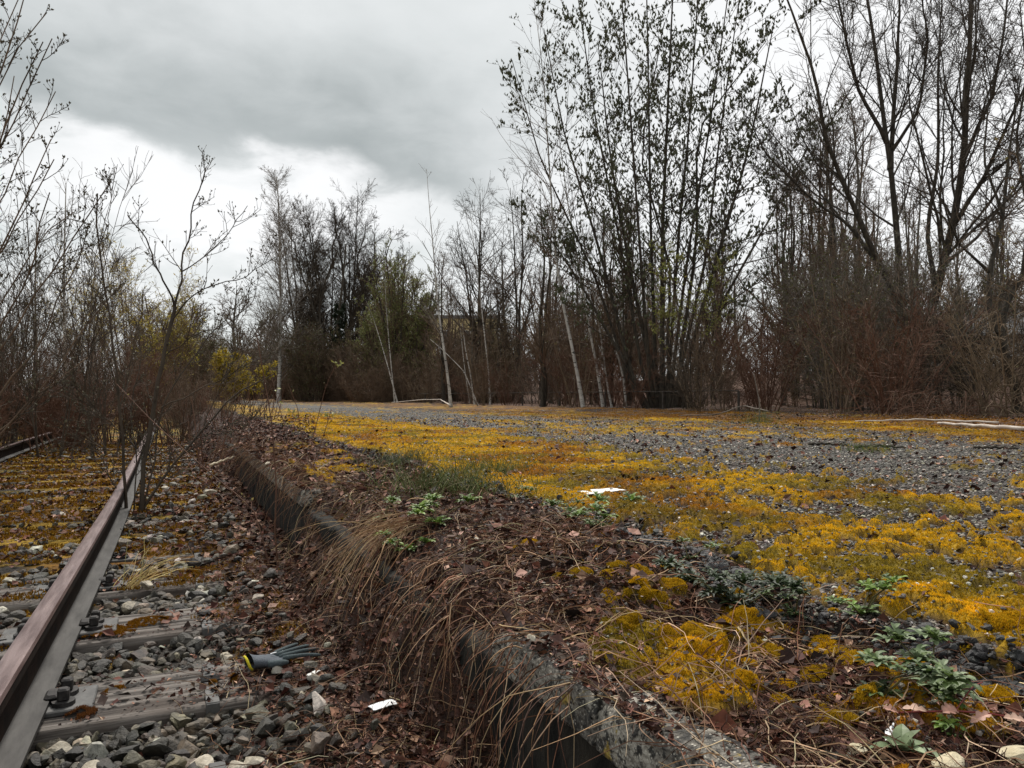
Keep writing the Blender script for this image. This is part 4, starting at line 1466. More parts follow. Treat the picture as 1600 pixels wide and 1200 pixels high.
    # thicket: many shrubs at the wood edge
    def shrub(seed, n, h, spread, bark, tw, label, group, leaves=(), n1=12, n2=6, rs=.016):
        rr_ = np.random.default_rng(seed)
        return tree('thicket_shrub', label, 'shrub', (0, 0, -50), fan(n, h, spread, rr_, rs, .005, .45),
                    [dict(n=n1, t0=.12, a=45, asd=16, lr=.36, rr=.6, P=6, up=.03, wob=.16, rmin=.0065), dict(n=n2, t0=.1, a=48, lr=.5, P=4, up=.01, wob=.16, rmin=.0048)],
                    bark, tw, 1, group, leaves, seed, (4, 3, 3), ('stem', 'crown'), P0=8, leafname='foliage')
    g = 'shrubs of the thicket behind the platform'
    lab = 'bare brown shrub in the dense thicket under the trees behind the platform'
    oliv = [dict(kind='leaf', n=.9, size=.055, w=.3, cols=[(.13, .12, .04), (.09, .08, .03), (.17, .14, .05)], t0=.3)]
    sh = [shrub(81, 10, 3.6, 1.5, M_TWIG_TAN, M_TWIG, lab, g), shrub(82, 13, 3.0, 1.6, M_TWIG_TAN, M_TWIG_DARK, lab, g), shrub(83, 8, 5.0, 1.4, M_TWIG_DARK, M_TWIG, lab, g),
          shrub(84, 15, 2.4, 1.5, M_TWIG_RED, M_TWIG_RED, lab, g), shrub(85, 9, 4.2, 1.5, M_TWIG_TAN, M_TWIG, lab, g, oliv), shrub(87, 12, 2.6, 1.4, M_TWIG_TAN, M_TWIG_TAN, lab, g)]
    NS = len(sh)
    k = 0
    for row, (d0, d1, n, s0, s1) in enumerate(((-.5, 1.5, 32, .55, .95), (1.5, 5, 36, .8, 1.2), (5, 12, 24, 1.1, 1.6), (12, 26, 16, 1.5, 2.2))):
        for j in range(n):
            # along the back of the platform: X about 11.4 .. , Y 2 .. 60
            yy = 1.5 + (62 - 1.5) * (((j + r.random()) / n) ** 1.35)
            xx = 11.6 + r.uniform(d0, d1) + .6 * math.sin(yy * .4)
            if abs(xx - 12.0) < .9 and abs(yy - 17.5) < 1.2: continue
            dup(sh[r.integers(0, NS)], (xx, yy, .25), r.random() * 6.28, (lambda s: (s, s, s * r.uniform(.8, 1.15)))(r.uniform(s0, s1)), lab, g) if k >= NS else None
            if k < NS:
                sh[k].location = (xx, yy, .25)
            k += 1
    # olive budding bushes at the right
    ob = shrub(86, 22, 4.8, 1.1, M_BARK_GREY, M_TWIG_GREY, 'olive grey bush with opening buds left of the big bare tree', 'olive bushes by the big bare tree',
               [dict(kind='leaf', n=1.6, size=.06, w=.3, cols=[(.11, .11, .035), (.08, .075, .03)], t0=.3)])
    for k, (px, d, s) in enumerate(((1320, 20.5, 1.0), (1345, 19, .8), (1290, 22, 1.0), (1380, 18, .9), (1505, 18, .8), (1450, 17.5, .7))):
        q = P3(px, 640, d)
        if k == 0: ob.location = (q[0], q[1], .25)
        else: dup(ob, (q[0], q[1], .25), k * 1.3, s, 'olive grey bush with opening buds ' + ('left of the big bare tree' if px < 1400 else 'behind the brambles at the right'), 'olive bushes by the big bare tree')


trees_right()


def trees_middle():
    r = np.random.default_rng(32)
    # group round (400..660): big dark trees 60 m off
    D = 60.0

    def px_tree(name, foot, limbs, d, label, levels, bark, twig, seed, r0=.2, leaves=(), split=1, leafname='foliage', cat='tree', jit=.12):
        b = P3(foot[0], 640, d); b[2] = .0
        L = []
        lb = Limbs(d)
        for k, pts in enumerate(limbs):
            pl = lb.add(pts, r.uniform(-3, 3) if k else 0, pts[0][1] > 610)
            if k == 0 or pts[0][1] > 600: pl[0, 2] = -.1
            L.append((pl, r0 * (1 if k == 0 else .7), .03))
        return tree(name, label, cat, b, rel(L, b), levels, bark, twig, split, None, leaves, seed, (7, 4, 3, 3), jit=jit, leafname=leafname)
    lv = [dict(n=26, t0=.15, t1=1, a=42, asd=13, lr=.38, rr=.5, P=6, up=.06, wob=.12, rmin=.016, tap=.6, thick=.014), dict(n=11, t0=.12, a=44, asd=13, lr=.45, rr=.55, P=5, up=.04, wob=.12, rmin=.011),
          dict(n=6, t0=.15, a=44, lr=.5, P=4, up=.03, wob=.12, rmin=.008)]
    bl = [dict(n=130, t0=.10, t1=1, a=40, asd=9, lr=.27, rr=.4, P=6, up=.03, wob=.06, rmin=.012, tap=.75, thick=.008), dict(n=16, t0=.15, a=38, lr=.42, P=5, up=-.03, wob=.08, rmin=.008),
          dict(n=3, t0=.2, a=38, lr=.5, P=4, up=-.06, wob=.08, rmin=.007)]
    px_tree('birch', (436, 620), [[(436, 625), (438, 540), (437, 440), (434, 340), (430, 275)]], 56, 'tall narrow birch standing by itself left of the dark trees', bl, M_BIRCH, M_TWIG_GREY, 91, .17, cat='birch tree', jit=.05)
    px_tree('bare_tree', (505, 620), [[(505, 625), (503, 540), (498, 450), (490, 390), (480, 340)], [(500, 520), (478, 450), (462, 400), (450, 350)], [(501, 480), (515, 420), (525, 370), (535, 330)]], 60,
            'wide dark bare tree left of the ivy covered trunk', lv, M_BARK, M_TWIG_DARK, 92, .17)
    px_tree('bare_tree', (545, 620), [[(540, 625), (543, 540), (552, 450), (560, 400), (570, 345)], [(545, 520), (570, 460), (590, 410), (612, 375)], [(543, 490), (532, 430), (530, 380), (522, 330)], [(555, 470), (590, 440), (615, 420), (630, 400)]], 62,
            'wide dark bare tree right of the ivy covered trunk', lv, M_BARK, M_TWIG_DARK, 93, .17)
    px_tree('bare_tree', (470, 620), [[(470, 625), (468, 540), (462, 450), (455, 400), (452, 350)], [(468, 500), (485, 430), (495, 380)]], 64, 'dark bare tree just right of the narrow birch', lv, M_BARK, M_TWIG_DARK, 94, .15)
    gl = [dict(kind='leaf', n=3.6, size=.10, w=.22, cols=[(.22, .215, .075), (.29, .28, .10), (.16, .155, .06)], t0=.2)]
    lv2 = [dict(n=46, t0=.08, t1=1, a=35, asd=10, lr=.28, rr=.5, P=6, up=.08, wob=.10, rmin=.014, tap=.6), dict(n=13, t0=.15, a=40, lr=.42, P=4, up=.05, wob=.12, rmin=.009)]
    for k, (px, top, d, lab) in enumerate(((628, 410, 50, 'tallest green budding tree right of the ivy covered trunk'), (598, 450, 52, 'green budding tree between the ivy trunk and the tallest budding one'), (655, 470, 49, 'small green budding tree at the right of its group'), (570, 500, 54, 'lowest green budding tree close to the ivy covered trunk'), (612, 430, 53, 'green budding tree half hidden behind the tallest budding one'), (643, 440, 51, 'green budding tree just right of the tallest budding one'))):
        px_tree('budding_tree', (px, 620), [[(px, 625), (px + 2, 560), (px - 2, 500), (px, (500 + top) / 2 if top < 480 else 510), (px + 3, top)], [(px, 600), (px - 15, 540), (px - 22, top + 40)], [(px, 600), (px + 14, 540), (px + 22, top + 35)]], d, lab, lv2, M_BARK, M_TWIG, 95 + k, .14, gl)
    def crown_tree(px, top, d, label, n, spread, lvs, tw, seed, leaves=(), name='bare_tree', r0=.16):
        q = P3(px, 640, d); q[2] = 0
        h = CAM_H + (HY - top) / F_PX * d
        rr_ = np.random.default_rng(seed)
        tree(name, label, 'tree', q, fan(n, h, spread, rr_, r0, .03, .25, .7), lvs, M_BARK, tw, 1, None, leaves, seed, (6, 4, 3, 3), leafname='foliage')
    cl = [dict(n=34, t0=.22, t1=1, a=38, asd=12, lr=.26, rr=.45, P=6, up=.06, wob=.11, rmin=.014, tap=.5, thick=.012), dict(n=11, t0=.12, a=42, asd=13, lr=.42, rr=.55, P=5, up=.04, wob=.12, rmin=.010), dict(n=5, t0=.15, a=42, lr=.5, P=4, up=.03, wob=.12, rmin=.008)]
    for k, (px, top, lab) in enumerate(((478, 352, 'fine twigged dark tree just right of the narrow far birch'), (512, 328, 'tallest round crowned dark tree left of the ivy covered trunk'), (548, 326, 'round crowned dark tree straight behind the ivy covered trunk'), (585, 350, 'round crowned dark tree right of the ivy covered trunk'), (612, 372, 'lower dark tree rising behind the olive green trees'))):
        crown_tree(px, top, 63 + k, lab, 5, 2.2, cl, M_TWIG_DARK, 300 + k)
    ol = [dict(kind='leaf', n=4.2, size=.11, w=.22, cols=[(.16, .18, .050), (.21, .23, .070), (.11, .125, .040)], t0=.15)]
    cl2 = [dict(n=24, t0=.06, t1=1, a=36, asd=12, lr=.26, rr=.45, P=6, up=.06, wob=.11, rmin=.012, tap=.5), dict(n=12, t0=.12, a=42, asd=13, lr=.42, rr=.55, P=5, up=.04, wob=.12, rmin=.009)]
    for k, (px, top, lab) in enumerate(((622, 402, 'olive green tree with a dense rounded crown left of the lone birch'), (648, 440, 'smaller olive green tree between the rounded one and the lone birch'), (590, 470, 'low olive green tree beside the ivy covered trunk'))):
        crown_tree(px, top, 47 + k, lab, 8, 1.5, cl2, M_TWIG, 310 + k, ol, 'budding_tree', .09)
    # ivy covered trunk
    b = P3(527, 640, 56); b[2] = 0
    st = [(px_poly([(527, 625), (527, 560), (528, 500), (535, 440), (540, 380)], 56) - b, .22, .05)]
    st[0][0][0][2] = -.1
    tree('ivy_tree', 'dark trunk wrapped in ivy amid the bare trees', 'tree', b, st, [dict(n=90, t0=.05, t1=.62, a=70, asd=15, len=.9, rr=.2, P=4, up=.02, wob=.15, rmin=.012, tap=.4), dict(n=8, a=45, lr=.5, P=3, up=0, wob=.1, rmin=.008)],
         M_BARK, M_TWIG_DARK, 1, None, [dict(kind='leaf', n=5.5, size=.17, w=.45, cols=[(.012, .020, .008), (.018, .028, .010), (.010, .014, .007)], t0=.0)], 99, (7, 3, 3), leafname='ivy')

    # brown thicket under those trees
    def shrub(seed, n, h, spread, bark, tw, leaves=(), rmin=.008):
        rr_ = np.random.default_rng(seed)
        return tree('thicket_shrub', 'x', 'shrub', (0, 0, -50), fan(n, h, spread, rr_, .022, .008, .6),
                    [dict(n=24, t0=.08, a=38, asd=14, lr=.32, rr=.6, P=5, up=.05, wob=.14, rmin=rmin), dict(n=10, t0=.1, a=42, lr=.5, P=4, up=.03, wob=.14, rmin=rmin * .8)],
                    bark, tw, 1, None, leaves, seed, (4, 3, 3), ('stem', 'crown'), P0=8, leafname='foliage')
    olive = [dict(kind='leaf', n=1.2, size=.10, w=.3, cols=[(.085, .085, .028), (.06, .055, .022)], t0=.3)]
    sh = [shrub(111, 20, 4.5, 2.0, M_TWIG, M_TWIG), shrub(112, 20, 5.5, 1.8, M_TWIG_DARK, M_TWIG, olive), shrub(113, 22, 3.2, 2.2, M_TWIG_RED, M_TWIG)]
    g = 'shrubs at the far end of the platform'
    lab = 'brown shrub in the undergrowth under the far trees beyond the platform end'
    for k in range(44):
        px = r.uniform(455, 800); d = r.uniform(42, 66)
        if px < 520: d = r.uniform(54, 68)
        q = P3(px, 640, d)
        o = sh[k % 3]
        if k < 3:
            o.location = (q[0], q[1], .0); o['label'] = lab; o['group'] = g
        else:
            dup(o, (q[0], q[1], .0), r.random() * 6.28, r.uniform(.6, 1.1), lab, g)
    # far trees at the end of the line
    far = []
    g = 'far bare trees at the end of the track'
    lab = 'small hazy bare tree far off at the end of the track'
    for k in range(3):
        rr_ = np.random.default_rng(120 + k)
        st = [(np.array([(0, 0, 0), (.2 * rr_.normal(), .2 * rr_.normal(), 4), (.5 * rr_.normal(), .5 * rr_.normal(), 8), (.8 * rr_.normal(), 0, 13)]), .22, .05)]
        far.append(tree('far_tree', lab, 'tree', (0, 0, -60), st, [dict(n=34, t0=.15, a=40, lr=.32, rr=.5, P=6, up=.07, wob=.12, rmin=.03, thick=.015), dict(n=10, t0=.1, a=40, lr=.42, P=5, up=.05, wob=.13, rmin=.02), dict(n=4, a=40, lr=.5, P=3, up=.05, wob=.1, rmin=.014)],
                        M_BARK_GREY, M_TWIG, 1, g, (), 120 + k, (5, 3, 3, 3)))
    for k in range(64):
        px = r.uniform(180, 470) if k < 34 else r.uniform(640, 1700); d = r.uniform(95, 150) if k < 34 else r.uniform(60, 110)
        q = P3(px, 640, d)
        s = r.uniform(.75, 1.15) if k < 34 else r.uniform(.6, .95)
        lb = lab if k < 34 else 'faint bare tree far behind the wood right of the platform'
        gg = g if k < 34 else 'faint far trees behind the wood'
        if k < 3:
            far[k].location = (q[0], q[1], -.1)
        else:
            dup(far[k % 3], (q[0], q[1], -.1), r.random() * 6.28, (s * 1.25, s * 1.25, s), lb, gg)
    for k in range(46):
        px = r.uniform(190, 480); d = r.uniform(62, 110)
        q = P3(px, 640, d)
        dup(sh[k % 3], (q[0], q[1], .0), r.random() * 6.28, r.uniform(.8, 1.5), 'far brown shrub closing the end of the track', 'far shrubs at the end of the track')
    # yellow forsythia and yellow-green willows
    def yel(px, top, d, name, label, cols, w, seed, nst=16, size=.16, dens=4.5, lo=.25):
        q = P3(px, 640, d); q[2] = 0
        h = CAM_H + (HY - top) / F_PX * d
        rr_ = np.random.default_rng(seed)
        tree(name, label, 'bush' if h < 5 else 'tree', q, fan(nst, h, w, rr_, .035, .01, .4),
             [dict(n=17, t0=lo, a=36, asd=12, lr=.32, rr=.5, P=5, up=.04, wob=.12, rmin=.008), dict(n=8, t0=.15, a=38, lr=.5, P=4, up=.0, wob=.12, rmin=.006)],
             M_TWIG, M_TWIG, 1, None, [dict(kind='leaf', n=dens, size=size, w=.16, cols=cols, t0=.1)], seed, (5, 3, 3), ('stem', 'crown'), leafname='blossom' if 'forsythia' in name else 'foliage')
    Y1 = [(.46, .34, .02), (.36, .27, .02), (.28, .22, .03)]
    Y2 = [(.46, .38, .12), (.36, .30, .09), (.55, .46, .17)]
    yel(372, 556, 38, 'forsythia_bush', 'bright yellow flowering bush at the end of the track', Y1, 1.5, 131, 18, .15, 5)
    yel(272, 470, 30, 'budding_willow', 'yellow green budding bush behind the forked sapling', [(.40, .33, .05), (.30, .25, .05)], 1.1, 132, 13, .11, 1.8)
    yel(205, 385, 33, 'budding_willow', 'pale yellow budding willow tree beyond the brush at the left', Y2, 2.6, 133, 15, .13, 1.5, .35)
    yel(130, 400, 36, 'budding_willow', 'faint yellow budding willow furthest left beyond the brush', Y2, 2.0, 134, 13, .13, 1.0, .35)
    # thin birches in the left distance
    def birch(px, top, d, seed, label):
        q = P3(px, 640, d); q[2] = 0
        pl = px_poly([(px, 640), (px + 1, 560), (px - 2, (560 + top) / 2), (px, top)], d) - q; pl[0, 2] = -.1
        tree('birch', label, 'birch tree', q, [(pl, .075, .012)], [dict(n=34, t0=.3, a=36, lr=.22, rr=.4, P=6, up=.04, wob=.08, rmin=.007, thick=.01), dict(n=6, t0=.15, a=36, lr=.42, P=4, up=-.01, wob=.09, rmin=.005)], M_BIRCH, M_TWIG_GREY, 1, None, (), seed, (6, 3, 3))
    birch(100, 285, 24, 141, 'pale slender birch rising above the brush at the far left')
    birch(147, 400, 26, 142, 'thin white birch stem beside the pale yellow willow')
    birch(55, 330, 27, 143, 'slender birch nearest the left edge above the brush')


trees_middle()


def brush_left():
    r = np.random.default_rng(33)

    # forked sapling growing beside the rail
    D = 5.0
    base = P3(212, 803, D)
    base[2] = -.07
    L = []

    LB = Limbs(D)

    def add(pts, r0, r1, dd=0.0):
        pl = LB.add(pts, dd, pts[0][1] > 750)
        if pts[0][1] > 780: pl[0, 2] = -.09
        L.append((pl, r0 * .74, r1 * .9))
    add([(218, 805), (232, 680), (255, 560), (272, 478)], .022, .014, .2)
    add([(272, 478), (262, 450), (238, 405), (225, 365), (195, 335)], .010, .004, -.2)
    add([(272, 478), (280, 430), (293, 370), (300, 320), (322, 258)], .0105, .004, .2)
    add([(268, 500), (300, 460), (345, 440), (385, 432), (430, 400)], .007, .0025, -.2)
    add([(281, 425), (320, 400), (350, 370), (385, 320)], .006, .0025, .2)
    add([(200, 805), (196, 720), (186, 600), (172, 520), (155, 400), (147, 300)], .015, .005, -.3)
    add([(155, 400), (168, 350), (172, 290)], .004, .002, .0)
    add([(212, 808), (262, 735), (320, 665), (372, 612), (425, 585)], .015, .005, .25)
    add([(222, 800), (240, 720), (250, 640), (300, 560), (350, 500)], .010, .004, .4)
    add([(320, 665), (350, 590), (380, 540), (415, 500)], .005, .002, .2)
    add([(205, 806), (170, 740), (150, 700), (135, 650)], .006, .002, -.1)
    add([(208, 806), (215, 730), (205, 640), (220, 560), (215, 500)], .007, .003, .3)
    add([(250, 640), (330, 600), (400, 560), (440, 545)], .006, .002, .2)
    add([(232, 720), (300, 690), (360, 662), (405, 652)], .005, .002, .3)
    add([(205, 700), (150, 640), (105, 590)], .005, .002, -.2)
    add([(197, 722), (140, 690), (92, 700)], .004, .0015, -.3)
    add([(258, 560), (310, 520), (350, 510), (395, 470)], .005, .002, -.2)
    tree('forked_sapling', 'bare forked sapling with budded twigs growing against the rusty rail', 'sapling', base, rel(L, base),
         [dict(n=11, t0=.22, t1=1, a=38, asd=9, len=.26, rr=.6, P=5, up=.07, wob=.09, rmin=.0022, tap=.4, thick=.012), dict(n=7, t0=.15, t1=1, a=42, asd=8, lr=.40, rr=.7, P=4, up=.10, wob=.08, rmin=.0016, tap=.3)],
         M_TWIG_DARK, M_TWIG_DARK, 1, None, [dict(kind='catkin', n=1.5, size=.016, w=.26, cols=[(.9, .8, .6), (1.2, 1.1, .7)], t0=.75, dz=.9), dict(kind='catkin', lev=1, n=1.4, size=.018, w=.26, cols=[(.9, .8, .6)], t0=.7, dz=.9)], 151, (7, 4, 3), ('stem', 'crown'), leafname='bud_foliage', leafmat=M_BUD, jit=.006)

    # thin red-brown stems on the slope
    D = 3.3
    base = P3(437, 893, D); base[2] = gz(base[0], base[1])
    L = []; LB = Limbs(D)
    add([(437, 890), (430, 830), (433, 760), (425, 660), (400, 520)], .0055, .002)
    add([(432, 850), (400, 795), (330, 740), (240, 660), (182, 600)], .0045, .002, .3)
    L[0][0][0, 2] = base[2] - .02
    tree('red_stem', 'thin red brown crossing stems growing by the dark wall', 'sapling', base, rel(L, base), [dict(n=6, t0=.2, a=40, len=.10, rr=.6, P=4, up=.08, wob=.1, rmin=.0014)], M_TWIG_RED, M_TWIG_RED, 1, None,
         [dict(kind='leaf', n=1.2, size=.014, w=.3, cols=[(.30, .26, .10)], t0=.7)], 152, (6, 4), ('stem', 'crown'), leafname='bud_foliage')
    D = 4.6
    base = P3(480, 760, D); base[2] = gz(base[0], base[1])
    L = []; LB = Limbs(D)
    for f, pts in ((1, [(478, 765), (490, 680), (510, 600), (530, 560)]), (1, [(484, 765), (472, 690), (466, 640), (450, 600)]), (1, [(474, 765), (452, 690), (432, 620), (420, 570)]), (1, [(486, 765), (500, 700), (518, 640)])):
        add(pts, .0045, .0016, r.uniform(-.3, .3)); L[-1][0][0, 2] = base[2] - .02
    tree('bud_sprig', 'sprig of thin upright stems with green buds on the platform bank', 'sapling', base, rel(L, base), [dict(n=4, t0=.3, a=35, len=.10, rr=.6, P=4, up=.08, wob=.1, rmin=.0014)], M_TWIG_RED, M_TWIG_RED, 1, None,
         [dict(kind='leaf', n=3.0, size=.022, w=.32, cols=[(.34, .32, .09), (.26, .27, .07)], t0=.6)], 153, (6, 4), ('stem', 'crown'), leafname='bud_foliage')

    # tall shrub whose branches come in from the left
    D = 5.6
    base = P3(-160, 760, D); base[2] = -.05
    L = []; LB = Limbs(D)
    for pts, r0, dd in (([(-160, 760), (-110, 600), (-60, 400), (-30, 200), (40, -40)], .030, .5), ([(-150, 760), (-70, 560), (0, 380), (45, 290), (75, 215)], .020, .3), ([(-155, 760), (-90, 500), (-30, 300), (5, 180), (60, 60)], .022, -.3),
                        ([(-140, 760), (-20, 580), (60, 450), (120, 370), (170, 280)], .017, .2), ([(-140, 770), (-20, 640), (60, 540), (110, 430), (140, 350)], .016, .6), ([(-150, 770), (-60, 620), (20, 480), (60, 380), (70, 300)], .015, -.4),
                        ([(-140, 770), (0, 680), (70, 600), (130, 510), (190, 440)], .012, .5), ([(-165, 760), (-130, 520), (-100, 300), (-60, 120), (-20, -60)], .022, .2), ([(-150, 760), (-80, 520), (-40, 350), (-10, 240), (20, 120)], .018, .6),
                        ([(-150, 775), (-30, 700), (40, 640), (90, 590), (140, 560)], .010, .4),
                        ([(-150, 760), (-90, 420), (-30, 200), (15, 90), (65, 15)], .014, .1), ([(-150, 760), (-80, 420), (-20, 260), (25, 170), (72, 55)], .014, -.3), ([(-150, 760), (-70, 450), (-5, 320), (35, 230), (80, 140)], .013, .4),
                        ([(-150, 760), (-60, 480), (10, 370), (50, 300), (78, 245)], .012, -.2), ([(-145, 760), (-40, 540), (20, 430), (70, 360), (112, 330)], .012, .3), ([(-150, 760), (-95, 380), (-40, 150), (0, 50), (30, -30)], .013, .5)):
        add(pts, r0, .004, dd); L[-1][0][0, 2] = -.08
    tree('dogwood_shrub', 'tall bare shrub with budded branches reaching in at the upper left', 'shrub', base, rel(L, base),
         [dict(n=15, t0=.25, t1=1, a=36, asd=10, len=.42, rr=.6, P=6, up=.08, wob=.10, rmin=.003, tap=.55, thick=.010), dict(n=7, t0=.2, t1=1, a=40, asd=10, lr=.34, rr=.7, P=4, up=.10, wob=.10, rmin=.002, tap=.3)],
         M_TWIG, M_TWIG_DARK, 1, None, [dict(kind='catkin', n=1.5, size=.022, w=.3, cols=[(.9, .8, .6), (1.2, 1.1, .7)], t0=.75, dz=.9), dict(kind='catkin', lev=1, n=2, size=.022, w=.3, cols=[(.9, .8, .6)], t0=.7, dz=.9)], 154, (7, 4, 3), ('stem', 'crown'), leafname='bud_foliage', leafmat=M_BUD, jit=.01)

    # the brush that has taken over the track
    def shrub(seed, n, h, spread, bark, tw, rmin=.0038, lean=(0, 0), n1=12, n2=6):
        rr_ = np.random.default_rng(seed)
        return tree('bramble_shrub', 'x', 'shrub', (0, 0, -50), fan(n, h, spread, rr_, .011, .003, .3, .6, lean),
                    [dict(n=n1, t0=.1, a=36, asd=14, lr=.36, rr=.65, P=5, up=.05, wob=.13, rmin=rmin), dict(n=n2, t0=.1, a=42, lr=.45, P=4, up=.03, wob=.14, rmin=rmin * .75)],
                    bark, tw, 1, None, (), seed, (5, 3, 3), ('stem', 'crown'), P0=8)
    sh = [shrub(161, 14, 2.4, .9, M_TWIG_RED, M_TWIG_RED), shrub(162, 16, 1.7, 1.0, M_TWIG_DARK, M_TWIG), shrub(163, 13, 2.9, .8, M_TWIG_TAN, M_TWIG), shrub(164, 18, 1.2, .9, M_TWIG_RED, M_TWIG_RED)]
    g = 'shrubs growing over the track'
    lab1 = 'dense red brown bare shrub overgrowing the track bed at the left'
    lab2 = 'thin bare shrub overgrowing the far part of the track'
    k = 0
    spots = []
    for _ in range(34):                      # left, nearer
        d = r.uniform(8.2, 17); px = r.uniform(-160, 150)
        if d < 10.5 and px > 90: continue
        spots.append((px, d, r.uniform(.65, 1.1), lab1))
    for _ in range(40):                      # down the track
        d = r.uniform(12, 34); px = r.uniform(60, 350)
        if px > 330 and d < 16: continue
        sc = r.uniform(.5, .95) * (1.0 if px < 220 else .8)
        spots.append((px, d, sc * (1 + (d - 12) * .012), lab2))
    NS = len(sh)
    lab3 = 'taller sparse dark bare shrub standing among the brush at the left'
    tl = [shrub(167, 6, 4.4, 1.0, M_TWIG_DARK, M_TWIG_DARK, .0042, n1=13, n2=6), shrub(168, 7, 3.6, 1.2, M_TWIG_TAN, M_TWIG, .004, n1=12, n2=6)]
    for j in range(22):
        px = r.uniform(-120, 175); d = r.uniform(9.5, 20)
        q = P3(px, 640, d)
        if j < 2:
            tl[j].location = (q[0], q[1], -.05); tl[j]['label'] = lab3; tl[j]['group'] = 'tall shrubs among the brush'
        else:
            dup(tl[j % 2], (q[0], q[1], -.05), r.random() * 6.28, r.uniform(.55, .9), lab3, 'tall shrubs among the brush')
    for px, d, sc, lb in spots:
        q = P3(px, 640, d)
        if k < 4:
            o = sh[k]; o.location = (q[0], q[1], -.05); o['label'] = lb; o['group'] = g
        else:
            dup(sh[r.integers(0, 4)], (q[0], q[1], -.05), r.random() * 6.28, sc, lb, g)
        k += 1
    # low shoots on the bank and along the kerb
    low = shrub(165, 8, .8, .35, M_TWIG_RED, M_TWIG_RED, .0018, n1=5, n2=3); low.name = 'low_shoot'
    low['label'] = 'small red brown shoots sprouting on the bank beside the wall'; low['group'] = 'low shoots by the platform wall'
    for k, (px, py) in enumerate(((330, 740), (300, 700), (360, 672), (420, 660), (345, 690), (270, 690), (395, 648), (310, 668))):
        x, y = G(px, py, CAM_H if px < 350 else .45)
        z = gz(x, y)
        if k == 0: low.location = (x, y, z)
        else: dup(low, (x, y, z), k * 1.7, r.uniform(.6, 1.2), low['label'], low['group'])
    # fallen brambles at right, in front of the wood
    mb = []
    for k in range(9):
        px = r.uniform(1390, 1640); d = 11.8 + r.random() * 1.2
        b = P3(px, 660, d); b[2] = .34
        st = []
        for j in range(7):
            a = r.uniform(-1, 1); s = 1 if r.random() < .5 else -1
            hgt = r.uniform(.15, .55); ln = r.uniform(.6, 1.7)
            st.append((np.array([(0, 0, 0), (s * ln * .25, a * .2, hgt), (s * ln * .6, a * .5, hgt * .9), (s * ln, a * .8, .02)]), .006, .003))
        mb.append(tree('bramble', 'arching bare bramble canes lying before the wood at the right', 'bramble', b, st, [dict(n=9, t0=.1, a=50, len=.25, rr=.6, P=4, up=.0, wob=.15, rmin=.003)], M_TWIG_RED, M_TWIG, 1, 'brambles at the right wood edge', (), 170 + k, (4, 3), ('cane', 'crown')))


M_BUD = mat('bud', (.05, .042, .03), (.13, .115, .07), 40, 0.8)
brush_left()


# ------------------------------------------------------------------ green plants
def leaf_blade(mb, p, d, up, L, w, col, lobes=0, curl=.3, seg=6, r=None):
    """one leaf: a folded strip from p along d"""
    d = nrm(np.array(d, float)); side = nrm(np.cross(d, up)); nrm_ = np.cross(side, d)
    V = []
    for k in range(seg + 1):
        t = k / seg
        ww = w * (math.sin(math.pi * min(1, t * .92 + .06)) ** .8)
        if lobes:
            ww *= .45 + .55 * abs(math.sin(math.pi * t * lobes))
        c = p + d * L * t + nrm_ * (curl * L * (t - t * t * 1.6))
        V += [c - side * ww + nrm_ * ww * .35, c, c + side * ww + nrm_ * ww * .35]
    F = []
    for k in range(seg):
        a = k * 3
        F += [(a, a + 3, a + 4, a + 1), (a + 1, a + 4, a + 5, a + 2)]
    c = np.array(col) * (1 + .25 * ((r or rng).random() - .5))
    cc = np.tile(c, (len(V), 1)); cc[1::3] *= 1.25
    mb.add(np.array(V), np.array(F), cc)


def rosette(name, label, px, py, n, L, w, cols, lobes=0, h=.43, tilt=(.2, 1.0), seed=1, stems=0, cat='plant', curl=.3, sec=0):
    r = np.random.default_rng(seed)
    x, y = G(px, py, h)
    z = gz(x, y)
    root = thing(name, label, cat, (x, y, z))
    mb = MB(); sm = MB()
    heads = [(np.zeros(3), 1.0)]
    for s in range(stems):
        a = r.random() * 6.283; q = L * (.5 + 1.4 * r.random())
        tip = np.array((cos(a) * q, sin(a) * q, L * (.3 + .9 * r.random())))
        sm.tube([(0, 0, -.005), tip * .5 + np.array((0, 0, L * .2)), tip], [.0018, .0014, .001], 5, (.10, .09, .03))
        heads.append((tip, .75))
    for hp, sc in heads:
        for k in range(n):
            a = 2.4 * k + r.random() * .6
            el = tilt[0] + (tilt[1] - tilt[0]) * (k / n) + .15 * r.normal()
            d = np.array((cos(a) * cos(el), sin(a) * cos(el), sin(el)))
            ll = L * sc * (.6 + .5 * r.random()) * (1 - .4 * k / n)
            c = np.array(cols[r.integers(0, len(cols))])
            leaf_blade(mb, hp, d, np.array((0, 0, 1.0)), ll, w * sc * (.8 + .4 * r.random()), c, lobes, curl, 8 if lobes else 5, r)
            for j in range(sec):
                t = .35 + .55 * j / max(1, sec)
                sgn = 1 if j % 2 else -1
                sd = nrm(np.cross(d, (0, 0, 1.0))) * sgn
                leaf_blade(mb, hp + d * ll * t + np.array((0, 0, .05 * ll)), nrm(d * .7 + sd), np.array((0, 0, 1.0)), ll * .45, w * .6 * sc, c, lobes, curl, 5, r)
    mb.build('foliage', M_LEAF, root)
    if sm.n:
        sm.build('stem', M_LEAF, root)
    return root


